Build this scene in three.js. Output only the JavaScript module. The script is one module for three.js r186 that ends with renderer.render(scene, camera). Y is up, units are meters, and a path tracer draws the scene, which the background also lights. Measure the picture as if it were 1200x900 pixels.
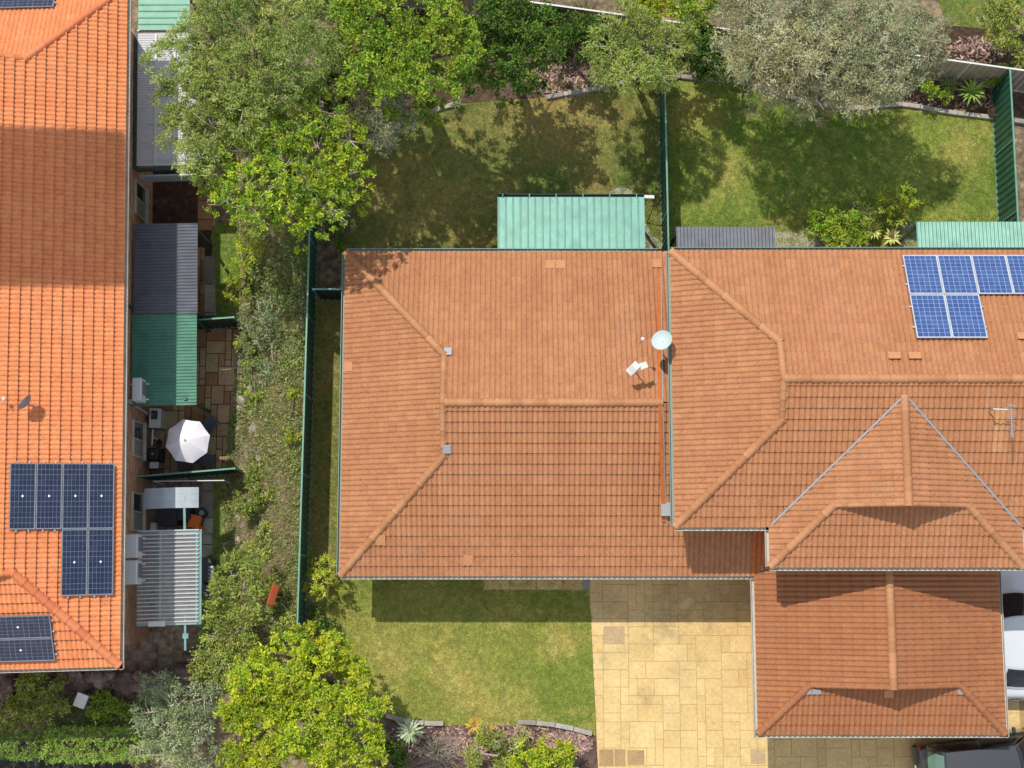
import * as THREE from 'three';
import { ImprovedNoise } from 'three/addons/math/ImprovedNoise.js';
import { RoundedBoxGeometry } from 'three/addons/geometries/RoundedBoxGeometry.js';
import { mergeGeometries } from 'three/addons/utils/BufferGeometryUtils.js';

// ---------------------------------------------------------------- camera, sky, sun, exposure
// Survey frame: metres, x east, z south, y up; the drone hangs 45 m above the origin and looks almost straight down.
const scene = new THREE.Scene();
const CAM_H = 45, FOCAL = 1620, TILT = Math.atan(230 / FOCAL);
const camera = new THREE.PerspectiveCamera(2 * Math.atan(450 / FOCAL) * 180 / Math.PI, 4 / 3, 0.5, 600);
camera.position.set(0, CAM_H, 0);
camera.up.set(0, 0, -1);
camera.lookAt(0, 0, -CAM_H * Math.tan(TILT));
const renderer = new THREE.WebGLRenderer({ antialias: true });
renderer.setSize(1024, 768);
renderer.toneMapping = THREE.LinearToneMapping;
renderer.toneMappingExposure = 1.1;
renderer.shadowMap.enabled = true;

const SUNX = 0.35, SUNZ = 0.545;                         // how far a shadow runs per metre of height
const sun = new THREE.DirectionalLight(new THREE.Color(1, 0.95, 0.87), 4.2);
sun.position.set(-SUNX * 60, 60, -SUNZ * 60);
sun.castShadow = true;
sun.shadow.mapSize.set(4096, 4096);
Object.assign(sun.shadow.camera, { left: -32, right: 32, top: 32, bottom: -32, near: 1, far: 160 });
scene.add(sun); scene.add(sun.target);

const noise = new ImprovedNoise();
const N3 = (x, y, z = 0) => noise.noise(x, y, z);
const fbm = (x, y, o = 4, z = 0.37) => { let s = 0, a = 0.5; for (let i = 0; i < o; i++) { s += a * N3(x, y, z + i * 7.3); x *= 2.03; y *= 2.03; a *= 0.5; } return s; };
{
  const w = 512, h = 256, d = new Float32Array(w * h * 4);
  for (let j = 0; j < h; j++) for (let i = 0; i < w; i++) {
    const el = (j + 0.5) / h * Math.PI - Math.PI / 2, az = (i + 0.5) / w * 2 * Math.PI, k = (j * w + i) * 4;
    const x = Math.cos(el) * Math.cos(az), y = Math.sin(el), z = Math.cos(el) * Math.sin(az);
    const t = Math.pow(Math.max(y, 0), 0.55);
    let c = [0.86 + (0.42 - 0.86) * t, 0.90 + (0.55 - 0.90) * t, 0.96 + (0.80 - 0.96) * t];
    if (y > 0.02) {                                       // broken cloud everywhere over the sky
      const f = Math.min(1, Math.max(0, (fbm(x / (y + 0.25) * 1.6, z / (y + 0.25) * 1.6, 5) + 0.10) * 3.2));
      c = c.map((v, q) => v + ([0.98, 0.98, 0.97][q] - v) * f * 0.75);
    }
    for (let q = 0; q < 3; q++) d[k + q] = c[q] * 1.02;
    d[k + 3] = 1;
  }
  const sky = new THREE.DataTexture(d, w, h, THREE.RGBAFormat, THREE.FloatType);
  sky.mapping = THREE.EquirectangularReflectionMapping; sky.magFilter = sky.minFilter = THREE.LinearFilter; sky.needsUpdate = true;
  scene.background = sky; scene.environment = sky;
}

// ---------------------------------------------------------------- helpers
let seed = 1234567;
const rnd = () => { seed = (seed + 0x6D2B79F5) | 0; let t = Math.imul(seed ^ (seed >>> 15), 1 | seed); t = (t + Math.imul(t ^ (t >>> 7), 61 | t)) ^ t; return ((t ^ (t >>> 14)) >>> 0) / 4294967296; };
const R = (a, b) => a + (b - a) * rnd();
const pick = a => a[Math.floor(rnd() * a.length)];
const V = (x, y, z) => new THREE.Vector3(x, y, z);
const cT = Math.cos(TILT), sT = Math.sin(TILT);
// a sighting on the survey photograph, brought to the height h at which the thing stands
const P = (px, py, h = 0) => {
  const a = px - 600, b = py - 450, dx = a, dy = -cT * FOCAL - sT * b, dz = -sT * FOCAL + cT * b, t = (h - CAM_H) / dy;
  return V(dx * t, h, dz * t);
};
const toLin = v => { v /= 255; return v <= 0.04045 ? v / 12.92 : Math.pow((v + 0.055) / 1.055, 2.4); };
const A = (r, g, b, k = 1.55) => new THREE.Color().setRGB(toLin(r) / k, toLin(g) / k, toLin(b) / k);   // base colour of a surface
const used = {};
const numbered = n => { const k = used[n] = (used[n] ?? -1) + 1; return k ? n + '_' + String(k).padStart(3, '0') : n; };
const sh = o => { o.traverse(m => { if (m.isMesh) { m.castShadow = true; m.receiveShadow = true; } }); return o; };
function thing(name, label, category, pos = [0, 0, 0], turn = 0, group) {
  const o = new THREE.Group(); o.name = numbered(name); scene.add(o);
  o.position.set(...pos); o.rotation.y = turn; o.userData = { label, category };
  if (group) o.userData.group = group;
  return o;
}
function part(name, geo, m, parent) { const o = new THREE.Mesh(geo, m); o.name = name; o.castShadow = o.receiveShadow = true; parent.add(o); return o; }
function sub(name, parent) { const o = new THREE.Group(); o.name = name; parent.add(o); return o; }
function struct(name, geo, m, label) { const o = part(numbered(name), geo, m, scene); o.userData = { kind: 'structure' }; if (label) o.userData.label = label; return o; }
function mat(color, rough = 0.8, extra = {}) { return new THREE.MeshStandardMaterial({ color, roughness: rough, side: THREE.DoubleSide, ...extra }); }

class GB {                                               // collects triangles
  constructor() { this.p = []; this.n = null; this.c = null; this.u = null; }
  tri(a, b, c) { this.p.push(...a, ...b, ...c); return this; }
  quad(a, b, c, d) { return this.tri(a, b, c).tri(a, c, d); }
  box(x0, x1, y0, y1, z0, z1) {
    const a = [x0, y0, z0], b = [x1, y0, z0], c = [x1, y0, z1], d = [x0, y0, z1], e = [x0, y1, z0], f = [x1, y1, z0], g = [x1, y1, z1], h = [x0, y1, z1];
    return this.quad(e, h, g, f).quad(a, b, c, d).quad(d, c, g, h).quad(b, a, e, f).quad(c, b, f, g).quad(a, d, h, e);
  }
  bar(a, b, w, h = w) {                                  // a straight bar of section w x h from a to b
    a = V(...a); b = V(...b); const d = b.clone().sub(a).normalize(), up = Math.abs(d.y) > 0.95 ? V(1, 0, 0) : V(0, 1, 0);
    const s = d.clone().cross(up).normalize().multiplyScalar(w / 2), t = s.clone().cross(d).normalize().multiplyScalar(h / 2);
    const q = [[-1, -1], [1, -1], [1, 1], [-1, 1]].map(([i, j]) => s.clone().multiplyScalar(i).addScaledVector(t, j));
    const A0 = q.map(v => v.clone().add(a).toArray()), B0 = q.map(v => v.clone().add(b).toArray());
    for (let i = 0; i < 4; i++) this.quad(A0[i], A0[(i + 1) % 4], B0[(i + 1) % 4], B0[i]);
    return this.quad(...A0).quad(...B0);
  }
  cyl(a, b, r0, r1 = r0, n = 8, caps = true) {
    a = V(...a); b = V(...b); const d = b.clone().sub(a).normalize(), up = Math.abs(d.y) > 0.9 ? V(1, 0, 0) : V(0, 1, 0);
    const s = d.clone().cross(up).normalize(), t = s.clone().cross(d).normalize(), ring = (o, r) => Array.from({ length: n }, (_, i) => o.clone().addScaledVector(s, r * Math.cos(i / n * 6.2832)).addScaledVector(t, r * Math.sin(i / n * 6.2832)).toArray());
    const A0 = ring(a, r0), B0 = ring(b, r1);
    for (let i = 0; i < n; i++) { this.quad(A0[i], A0[(i + 1) % n], B0[(i + 1) % n], B0[i]); if (caps) { this.tri(a.toArray(), A0[(i + 1) % n], A0[i]); this.tri(b.toArray(), B0[i], B0[(i + 1) % n]); } }
    return this;
  }
  geo() {
    const g = new THREE.BufferGeometry();
    g.setAttribute('position', new THREE.Float32BufferAttribute(this.p, 3));
    if (this.n) g.setAttribute('normal', new THREE.Float32BufferAttribute(this.n, 3)); else g.computeVertexNormals();
    if (this.c) g.setAttribute('color', new THREE.Float32BufferAttribute(this.c, 3));
    if (!this.u) {                                       // uv in metres, boxed by the face's direction
      const p = g.attributes.position.array, n = g.attributes.normal.array, u = new Float32Array(p.length / 3 * 2);
      for (let i = 0; i < p.length / 3; i++) {
        const ax = Math.abs(n[i * 3]), ay = Math.abs(n[i * 3 + 1]), az = Math.abs(n[i * 3 + 2]);
        if (ay >= ax && ay >= az) { u[i * 2] = p[i * 3]; u[i * 2 + 1] = p[i * 3 + 2]; } else if (ax > az) { u[i * 2] = p[i * 3 + 2]; u[i * 2 + 1] = p[i * 3 + 1]; } else { u[i * 2] = p[i * 3]; u[i * 2 + 1] = p[i * 3 + 1]; }
      }
      this.u = u;
    }
    g.setAttribute('uv', new THREE.Float32BufferAttribute(this.u, 2));
    return g;
  }
}
const box = (x0, x1, y0, y1, z0, z1) => new GB().box(x0, x1, y0, y1, z0, z1).geo();
const rbox = (w, h, d, r = 0.03) => new RoundedBoxGeometry(w, h, d, 2, r);

// ---------------------------------------------------------------- textures (grain and stains only)
function tex(n, fn, rep = 1, srgb = true) {              // tiling-free noise sheet, fn(x, y in 0..1) -> [r, g, b] sRGB 0..255
  const d = new Uint8Array(n * n * 4);
  for (let j = 0; j < n; j++) for (let i = 0; i < n; i++) { const c = fn(i / n, j / n), k = (j * n + i) * 4; d[k] = Math.max(0, Math.min(255, c[0])); d[k + 1] = Math.max(0, Math.min(255, c[1])); d[k + 2] = Math.max(0, Math.min(255, c[2])); d[k + 3] = 255; }
  const t = new THREE.DataTexture(d, n, n, THREE.RGBAFormat); t.wrapS = t.wrapT = THREE.MirroredRepeatWrapping; t.magFilter = THREE.LinearFilter; t.minFilter = THREE.LinearMipmapLinearFilter; t.generateMipmaps = true;
  if (srgb) t.colorSpace = THREE.SRGBColorSpace; t.repeat.set(rep, rep); t.needsUpdate = true; return t;
}
const grey = v => [v, v, v];
const texTile = tex(256, (x, y) => { const sp = fbm(x * 34, y * 34, 2, 7.7), f = fbm(x * 9, y * 9, 4) * 26 + fbm(x * 60, y * 60, 2) * 46 + 226 + (sp > 0.3 ? 30 : sp < -0.32 ? -50 : 0); return [f, f - fbm(x * 14, y * 14, 2, 3) * 22, f - 4 + fbm(x * 30, y * 30, 2, 9) * 16]; }, 0.7);
const texConc = tex(512, (x, y) => { const v = Math.abs(fbm(x * 13, y * 13, 3, 2.5)), f = fbm(x * 7, y * 7, 5) * 44 + (rnd() - 0.5) * 30 + fbm(x * 70, y * 70, 2, 5) * 30 + 230 - (v < 0.012 ? 34 : 0); return [f, f - 1 - fbm(x * 8, y * 8, 3, 4) * 6, f - 6 - fbm(x * 11, y * 11, 3, 8) * 14]; }, 0.22);
const texDirt = tex(512, (x, y) => { const f = fbm(x * 14, y * 14, 5) * 150 + (rnd() - 0.5) * 70 + 200; return [f, f * (0.96 + fbm(x * 5, y * 5, 2, 5) * 0.16), f * 0.93]; }, 0.4);
const texMetal = tex(256, (x, y) => grey(232 + fbm(x * 5, y * 5, 4) * 46 + fbm(x * 40, y * 40, 2) * 14), 0.5);
const texBark = tex(128, (x, y) => grey(200 + fbm(x * 10, y * 40, 3) * 90), 1);
const texBrick = tex(512, (x, y) => {                    // brick courses far too small in view to pick apart
  const row = Math.floor(y * 24), u = x * 8 + (row % 2) * 0.5, fx = u - Math.floor(u), fy = y * 24 - row;
  if (fx < 0.05 || fy < 0.14) return [186, 170, 152]; const k = N3(Math.floor(u) * 3.7, row * 5.3, 1.5) * 60 + (rnd() - 0.5) * 24; return [214 + k, 150 + k * 0.8, 118 + k * 0.6];
}, 0.5); texBrick.wrapS = texBrick.wrapT = THREE.RepeatWrapping;

// ---------------------------------------------------------------- the terrain
const toeX = z => -9.55 + 0.25 * Math.sin(z * 0.5) + (z > 2 ? -(z - 2) * 0.15 : 0);
const sstep = (a, b, x) => { const t = Math.min(1, Math.max(0, (x - a) / (b - a))); return t * t * (3 - 2 * t); };
const groundY = (x, z) => { const t = toeX(z); const s = sstep(t, -6.75, x); return -2 + 2 * s + (x > t && x < -6.8 ? 0.10 * fbm(x * 1.1, z * 1.1, 3) : 0); };
{
  const xs = [], zs = [];
  for (let x = -70; x < -18; x += 4) xs.push(x); for (let x = -18; x <= -6; x += 0.3) xs.push(x); for (let x = -5; x <= 70; x += 3) xs.push(x);
  for (let z = -70; z < -21; z += 4) zs.push(z); for (let z = -21; z <= 8; z += 0.5) zs.push(z); for (let z = 9; z <= 70; z += 4) zs.push(z);
  const p = [], c = [], u = [], idx = [];
  for (const z of zs) for (const x of xs) {
    p.push(x, groundY(x, z) - 0.02, z); u.push(x, z);
    const f = fbm(x * 0.5, z * 0.5, 3), col = A(182 + f * 60, 166 + f * 52, 132 + f * 30, 1.6); c.push(col.r, col.g, col.b);
  }
  const w = xs.length;
  for (let j = 0; j < zs.length - 1; j++) for (let i = 0; i < w - 1; i++) { const a = j * w + i; idx.push(a, a + w, a + 1, a + 1, a + w, a + w + 1); }
  const g = new THREE.BufferGeometry(); g.setAttribute('position', new THREE.Float32BufferAttribute(p, 3)); g.setAttribute('color', new THREE.Float32BufferAttribute(c, 3)); g.setAttribute('uv', new THREE.Float32BufferAttribute(u, 2)); g.setIndex(idx); g.computeVertexNormals();
  struct('ground', g, mat(0xffffff, 0.95, { vertexColors: true, map: texDirt, bumpMap: texDirt, bumpScale: 0.03 }));
}
function sheet(name, pts, y, m, label) {                 // a flat sheet with the outline pts [[x, z] ...]
  const s = new THREE.Shape(pts.map(([x, z]) => new THREE.Vector2(x, -z))), g = new THREE.ShapeGeometry(s); g.rotateX(-Math.PI / 2); g.translate(0, y, 0);
  const q = g.attributes.position, uv = new Float32Array(q.count * 2); for (let i = 0; i < q.count; i++) { uv[i * 2] = q.getX(i); uv[i * 2 + 1] = q.getZ(i); }
  g.setAttribute('uv', new THREE.BufferAttribute(uv, 2));
  return struct(name, g, m, label);
}
const px2 = (list, h = 0) => list.map(([a, b]) => { const q = P(a, b, h); return [q.x, q.z]; });
const inside = (pts, x, z) => { let k = false; for (let i = 0, j = pts.length - 1; i < pts.length; j = i++) { const [xi, zi] = pts[i], [xj, zj] = pts[j]; if ((zi > z) !== (zj > z) && x < (xj - xi) * (z - zi) / (zj - zi) + xi) k = !k; } return k; };

// ---------------------------------------------------------------- lawns
const grassSpots = [];
function lawn(name, pts, y, label, tone, patches, dens) {
  const xs = pts.map(p => p[0]), zs = pts.map(p => p[1]), x0 = Math.min(...xs), x1 = Math.max(...xs), z0 = Math.min(...zs), z1 = Math.max(...zs);
  const colAt = (x, z) => {
    const f = fbm(x * 0.55, z * 0.55, 4, 2.2), g = fbm(x * 2.4, z * 2.4, 3, 6.1);
    let dry = Math.max(0, Math.min(1, 0.36 + f * 0.85 + g * 0.75 + fbm(x * 7, z * 7, 2, 4.4) * 0.5 + tone.dry));
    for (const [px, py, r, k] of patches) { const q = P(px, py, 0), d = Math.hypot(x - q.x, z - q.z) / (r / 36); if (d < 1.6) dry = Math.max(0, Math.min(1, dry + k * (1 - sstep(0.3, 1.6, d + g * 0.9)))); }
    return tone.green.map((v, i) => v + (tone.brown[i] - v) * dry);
  };
  const W = Math.ceil((x1 - x0) * 56), H = Math.ceil((z1 - z0) * 56), d = new Uint8Array(W * H * 4);
  for (let j = 0; j < H; j++) for (let i = 0; i < W; i++) {
    const x = x0 + i / W * (x1 - x0), z = z0 + j / H * (z1 - z0), c = colAt(x, z), k = (j * W + i) * 4, b = 1 + (rnd() - 0.5) * 0.34 + N3(x * 22, z * 22, 3) * 0.20;
    for (let q = 0; q < 3; q++) d[k + q] = Math.max(0, Math.min(255, c[q] * b)); d[k + 3] = 255;
  }
  const t = new THREE.DataTexture(d, W, H, THREE.RGBAFormat); t.magFilter = THREE.LinearFilter; t.minFilter = THREE.LinearMipmapLinearFilter; t.generateMipmaps = true; t.colorSpace = THREE.SRGBColorSpace; t.needsUpdate = true;
  const o = sheet(name, pts, y, mat(0xffffff, 0.95, { map: t }), label), q = o.geometry.attributes.position, uv = o.geometry.attributes.uv;
  for (let i = 0; i < q.count; i++) uv.setXY(i, (q.getX(i) - x0) / (x1 - x0), (q.getZ(i) - z0) / (z1 - z0));
  const n = Math.round((x1 - x0) * (z1 - z0) * dens);
  for (let i = 0; i < n; i++) { const x = R(x0, x1), z = R(z0, z1); if (inside(pts, x, z)) grassSpots.push([x, y, z, colAt(x, z)]); }
}
const backLawn = px2([[396, 306], [398, 190], [462, 148], [505, 132], [535, 122], [600, 117], [660, 113], [700, 105], [773, 96], [775, 306]]);
const sideLawn = px2([[776, 306], [774, 96], [820, 94], [880, 99], [940, 119], [1000, 128], [1060, 128], [1110, 133], [1166, 140], [1172, 306]]);
const frontLawn = px2([[372, 676], [372, 775], [420, 815], [470, 846], [540, 850], [620, 850], [660, 853], [698, 862], [690, 676]]);
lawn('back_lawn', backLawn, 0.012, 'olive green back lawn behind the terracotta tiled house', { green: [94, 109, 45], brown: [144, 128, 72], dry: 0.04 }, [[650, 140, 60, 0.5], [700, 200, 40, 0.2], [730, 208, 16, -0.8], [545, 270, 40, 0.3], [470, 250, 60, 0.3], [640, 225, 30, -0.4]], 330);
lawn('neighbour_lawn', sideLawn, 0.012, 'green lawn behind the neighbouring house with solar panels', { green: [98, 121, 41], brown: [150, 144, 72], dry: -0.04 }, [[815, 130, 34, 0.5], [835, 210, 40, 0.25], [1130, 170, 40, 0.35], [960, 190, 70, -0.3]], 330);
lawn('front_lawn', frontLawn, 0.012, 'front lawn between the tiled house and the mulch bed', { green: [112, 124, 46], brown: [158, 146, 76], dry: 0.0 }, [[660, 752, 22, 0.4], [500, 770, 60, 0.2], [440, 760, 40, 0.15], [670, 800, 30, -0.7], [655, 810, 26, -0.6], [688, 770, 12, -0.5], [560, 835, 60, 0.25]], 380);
const stripLawn = px2([[370, 340], [404, 340], [402, 676], [360, 676], [366, 500]]);
lawn('side_strip', stripLawn, 0.008, 'narrow grass strip between the green fence and the tiled house', { green: [98, 110, 46], brown: [146, 128, 76], dry: 0.02 }, [], 240);
const yardLawnA = px2([[248, 262], [279, 262], [283, 384], [250, 384]], -2), yardLawnB = px2([[249, 560], [284, 560], [276, 620], [276, 700], [250, 760], [248, 650]], -2), farLawn = px2([[1090, -30], [1210, -30], [1210, 0], [1160, 34], [1110, 30]], 0);
lawn('yard_grass', yardLawnA, -1.985, 'narrow shaded grass strip beside the dark corrugated patio roof', { green: [98, 122, 44], brown: [140, 134, 70], dry: -0.1 }, [], 260);
lawn('yard_grass', yardLawnB, -1.985, 'narrow grass strip below the weedy bank by the curved awning', { green: [96, 120, 46], brown: [136, 130, 70], dry: -0.05 }, [], 260);
lawn('far_lawn', farLawn, 0.012, 'green lawn beyond the cream fence', { green: [88, 104, 40], brown: [120, 112, 56], dry: -0.1 }, [], 100);
{
  const b = new GB();
  for (let i = 0; i < 6; i++) { const a = i / 6 * 6.28 + R(-0.4, 0.4), l = R(0.03, 0.07), w = 0.008, o = R(0, 0.02), c = Math.cos(a), s = Math.sin(a); b.tri([c * o - s * w, 0, s * o + c * w], [c * o + s * w, 0, s * o - c * w], [c * (o + l * 0.8), l * R(0.45, 0.9), s * (o + l * 0.8)]); }
  const im = new THREE.InstancedMesh(b.geo(), mat(0xffffff, 0.9), grassSpots.length), m = new THREE.Matrix4(), q = new THREE.Quaternion(), col = new THREE.Color();
  grassSpots.forEach(([x, y, z, c], i) => { q.setFromAxisAngle(V(0, 1, 0), R(0, 6.28)); const s = R(0.7, 1.5); m.compose(V(x, y, z), q, V(s, s * R(0.6, 1.1), s)); im.setMatrixAt(i, m); const k = R(0.82, 1.22); im.setColorAt(i, col.setRGB(toLin(c[0] * k), toLin(c[1] * k), toLin(c[2] * k))); });
  im.name = 'lawn_grass'; im.userData = { kind: 'stuff', label: 'short grass blades growing over the lawns', category: 'grass' }; im.castShadow = im.receiveShadow = true; scene.add(im);
}

// ---------------------------------------------------------------- mulch, paving, driveway
const mMulch = mat(A(172, 142, 130, 1.9), 1, { map: texDirt, bumpMap: texDirt, bumpScale: 0.05 });
const mLitter = mat(A(150, 126, 98, 1.7), 1, { map: texDirt, bumpMap: texDirt, bumpScale: 0.05 });
const mMulchDark = mat(A(120, 92, 72, 1.7), 1, { map: texDirt, bumpMap: texDirt, bumpScale: 0.05 });
sheet('mulch_bed', px2([[440, 846], [540, 851], [620, 849], [660, 853], [697, 863], [702, 915], [430, 915]]), 0.008, mMulch, 'bark mulch bed in front of the front lawn');
sheet('mulch_bed', px2([[396, 190], [462, 147], [535, 121], [660, 112], [774, 95], [880, 98], [940, 118], [1060, 127], [1166, 139], [1210, 145], [1215, 76], [1090, 72], [830, 36], [640, 8], [560, -10], [380, -10]]), 0.004, mLitter, 'leaf litter bed below the cream back fence');
sheet('mulch_bed', px2([[578, 116], [590, 70], [620, 52], [690, 56], [702, 104], [660, 112]]), 0.008, mMulch, 'pinkish bark mulch patch behind the back lawn edging');
sheet('mulch_bed', px2([[1100, 30], [1215, 20], [1215, 76], [1090, 66]]), 0.006, mMulchDark, 'reddish mulch bed beyond the cream fence');
{
  const chips = [], spots = [[660, 95, 46, 20, 620], [600, 870, 90, 22, 700], [500, 865, 50, 24, 300], [1110, 118, 60, 14, 260], [1145, 58, 40, 16, 260], [665, 870, 30, 16, 300], [820, 78, 70, 14, 240]];
  const b = new GB(); b.c = [];
  for (const [cx, cy, rx, ry, n] of spots) for (let i = 0; i < n; i++) {
    const a = R(0, 6.28), r = Math.sqrt(rnd()), q = P(cx + rx * r * Math.cos(a), cy + ry * r * Math.sin(a), 0), t = R(0, 6.28), l = R(0.03, 0.09), w = R(0.012, 0.03), c = Math.cos(t), s = Math.sin(t), y = R(0.02, 0.05), k = R(0.7, 1.35), co = A(178 * k, 146 * k, 132 * k, 1.8);
    b.quad([q.x - c * l - s * w, y, q.z - s * l + c * w], [q.x - c * l + s * w, y + R(-0.012, 0.02), q.z - s * l - c * w], [q.x + c * l + s * w, y + R(0, 0.02), q.z + s * l - c * w], [q.x + c * l - s * w, y + R(-0.01, 0.01), q.z + s * l + c * w]);
    for (let j = 0; j < 6; j++) b.c.push(co.r, co.g, co.b);
  }
  const o = part('bark_chips', b.geo(), mat(0xffffff, 1, { vertexColors: true }), scene); o.userData = { kind: 'stuff', label: 'loose bark chips scattered over the mulch beds', category: 'bark chips' };
}
// clip a convex polygon [[u, v] ...] with another (counter-clockwise or clockwise alike)
function clipPoly(poly, clip) {
  let area = 0; for (let i = 0; i < clip.length; i++) { const [a, b] = clip[i], [c, d] = clip[(i + 1) % clip.length]; area += a * d - b * c; }
  const sg = area > 0 ? 1 : -1; let out = poly;
  for (let i = 0; i < clip.length && out.length; i++) {
    const [ax, ay] = clip[i], [bx, by] = clip[(i + 1) % clip.length], side = p => sg * ((bx - ax) * (p[1] - ay) - (by - ay) * (p[0] - ax)), inp = out; out = [];
    for (let j = 0; j < inp.length; j++) { const p = inp[j], q = inp[(j + 1) % inp.length], s = side(p), t = side(q); if (s >= 0) out.push(p); if ((s >= 0) !== (t >= 0)) { const k = s / (s - t); out.push(p.map((v, m) => v + (q[m] - v) * k)); } }
  }
  return out;
}
function prism(poly, y0, y1, ch = 0.006) {              // a slab on a convex outline, with chamfered top edge
  const b = new GB(), n = poly.length, cx = poly.reduce((s, p) => s + p[0], 0) / n, cz = poly.reduce((s, p) => s + p[1], 0) / n;
  const inn = poly.map(([x, z]) => { const d = Math.hypot(x - cx, z - cz) || 1; return [x - (x - cx) / d * ch * 1.4, z - (z - cz) / d * ch * 1.4]; });
  for (let i = 0; i < n; i++) { const j = (i + 1) % n, p = poly[i], q = poly[j], a = inn[i], c = inn[j]; b.quad([p[0], y0, p[1]], [q[0], y0, q[1]], [q[0], y1 - ch, q[1]], [p[0], y1 - ch, p[1]]).quad([p[0], y1 - ch, p[1]], [q[0], y1 - ch, q[1]], [c[0], y1, c[1]], [a[0], y1, a[1]]); if (i > 1) b.tri([inn[0][0], y1, inn[0][1]], [inn[i - 1][0], y1, inn[i - 1][1]], [inn[i][0], y1, inn[i][1]]); }
  return b.geo();
}
const driveTex = (() => {                                // grain, tyre dirt and oil stains of the concrete, laid over the whole drive
  const n = 1024, X = 2, Z = -1.5, W = 16, stains = [[790, 700, 34, 26], [835, 700, 34, 22], [778, 730, 26, 30], [862, 694, 22, 22], [800, 780, 26, 10], [720, 700, 26, 12], [756, 820, 9, 18], [706, 770, 10, 14]].map(([a, b, q, k]) => { const p = P(a, b); return [p.x, p.z, q / 36, k]; });
  const t = tex(n, (u, v) => { const x = X + u * W, z = Z + v * W; let f = fbm(x * 1.6, z * 1.6, 4) * 26 + fbm(x * 9, z * 9, 3, 2) * 26 + (rnd() - 0.5) * 26 + 234, g = 0; for (const [a, b, q, k] of stains) { const d = Math.hypot(x - a, (z - b) * 0.8) / q + fbm(x * 3.1, z * 3.1, 4, 6) * 1.6; if (d < 1) g = Math.max(g, k * Math.min(1, (1 - d) * 1.3)); } const c = Math.abs(fbm(x * 2.2, z * 2.2, 3, 2.5)) < 0.006 ? 22 : 0; return [f - g - c, f - g * 1.0 - c - 1, f - 4 - g * 0.86 - c]; });
  t.wrapS = t.wrapT = THREE.ClampToEdgeWrapping; t.repeat.set(1 / W, 1 / W); t.offset.set(-X / W, -Z / W); return t;
})();
const slabTone = [[249, 216, 149], [247, 213, 145], [250, 218, 152], [245, 210, 141], [248, 216, 150], [244, 209, 141]].map(c => mat(A(...c, 1.5), 0.82, { map: driveTex, bumpMap: texConc, bumpScale: 0.006 }));
const slabBrown = mat(A(196, 160, 112, 1.5), 0.85, { map: texConc }), slabGrey = mat(A(210, 182, 140, 1.5), 0.85, { map: texConc, bumpMap: texConc, bumpScale: 0.006 });
const mJoint = mat(A(206, 172, 114, 1.5), 0.95, { map: texConc });
const drivePoly = px2([[690, 676], [900, 664], [1230, 664], [1230, 925], [702, 925]]);
const drive = sheet('driveway', drivePoly, 0.006, mJoint, 'tan stamped concrete driveway laid in rectangular slabs');
{
  const C = 0.27, x0 = drivePoly[0][0] - 0.1, z0 = drivePoly[0][1] - 0.3, nx = 55, nz = 28, full = Array.from({ length: nz }, () => Array(nx).fill(false));
  const covered = P(1040, 770, 0), stain = [[790, 700], [835, 700], [870, 705], [745, 690]].map(([a, b]) => P(a, b));
  for (let j = 0; j < nz; j++) for (let i = 0; i < nx; i++) {
    if (full[j][i]) continue;
    const [w0, h0] = pick([[2, 2], [3, 2], [2, 3], [3, 3], [2, 1], [4, 2], [3, 2], [2, 2], [1, 2]]); let w = 1, h = 1;
    while (w < w0 && i + w < nx && !full[j][i + w]) w++; while (h < h0 && j + h < nz) h++;
    for (let b = 0; b < h; b++) for (let a = 0; a < w; a++) full[j + b][i + a] = true;
    const g = 0.0045, X0 = x0 + i * C + g, X1 = x0 + (i + w) * C - g, Z0 = z0 + j * C + g, Z1 = z0 + (j + h) * C - g, mx = (X0 + X1) / 2, mz = (Z0 + Z1) / 2;
    if (mx > 8.3 && mx < 14.2 && mz < 3.9 || mx > 16.5) continue;                       // under the garage
    const poly = clipPoly([[X0, Z0], [X1, Z0], [X1, Z1], [X0, Z1]], drivePoly); if (poly.length < 3) continue;
    const m = pick(slabTone);
    part('paving_slab', prism(poly, 0.0, 0.016 + R(0, 0.004)), m, drive);
  }
}
for (const [a, b, c, d, m] of [[707, 734, 732, 755, slabGrey], [702, 878, 719, 898, slabBrown], [720, 878, 733, 898, slabBrown], [735, 879, 755, 896, slabBrown], [879, 878, 897, 895, slabGrey]]) { const p = P(a, b), q = P(c, d); part('paving_slab', prism([[p.x, p.z], [q.x, p.z], [q.x, q.z], [p.x, q.z]], 0, 0.024), m, drive); }
{
  const path = px2([[567, 668], [690, 668], [690, 691], [567, 691]]), base = sheet('front_path', path, 0.016, mJoint, 'tan slab path along the front of the tiled house');
  for (let i = 0; i < 4; i++) { const a = path[0][0] + (path[1][0] - path[0][0]) * i / 4, b = path[0][0] + (path[1][0] - path[0][0]) * (i + 1) / 4; part('paving_slab', prism([[a + 0.01, path[0][1]], [b - 0.01, path[0][1]], [b - 0.01, path[2][1]], [a + 0.01, path[2][1]]], 0.005, 0.03), slabTone[i], base); }
}
const mConc = mat(A(214, 206, 194, 1.6), 0.9, { map: texConc }), mConcDark = mat(A(168, 158, 148, 1.6), 0.9, { map: texConc });
sheet('concrete_path', px2([[740, 300], [752, 232], [757, 262], [764, 276], [776, 284], [776, 300]]), 0.02, mConc, 'pale curved concrete path beside the green patio roof');
{ const c = P(728, 227), pts = []; for (let i = 0; i < 20; i++) pts.push([c.x + 0.36 * Math.cos(i / 20 * 6.283) + R(-0.02, 0.02), c.z + 0.22 * Math.sin(i / 20 * 6.283)]); sheet('concrete_pad', pts, 0.024, mConc, 'small round concrete pad behind the green patio roof'); }
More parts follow.
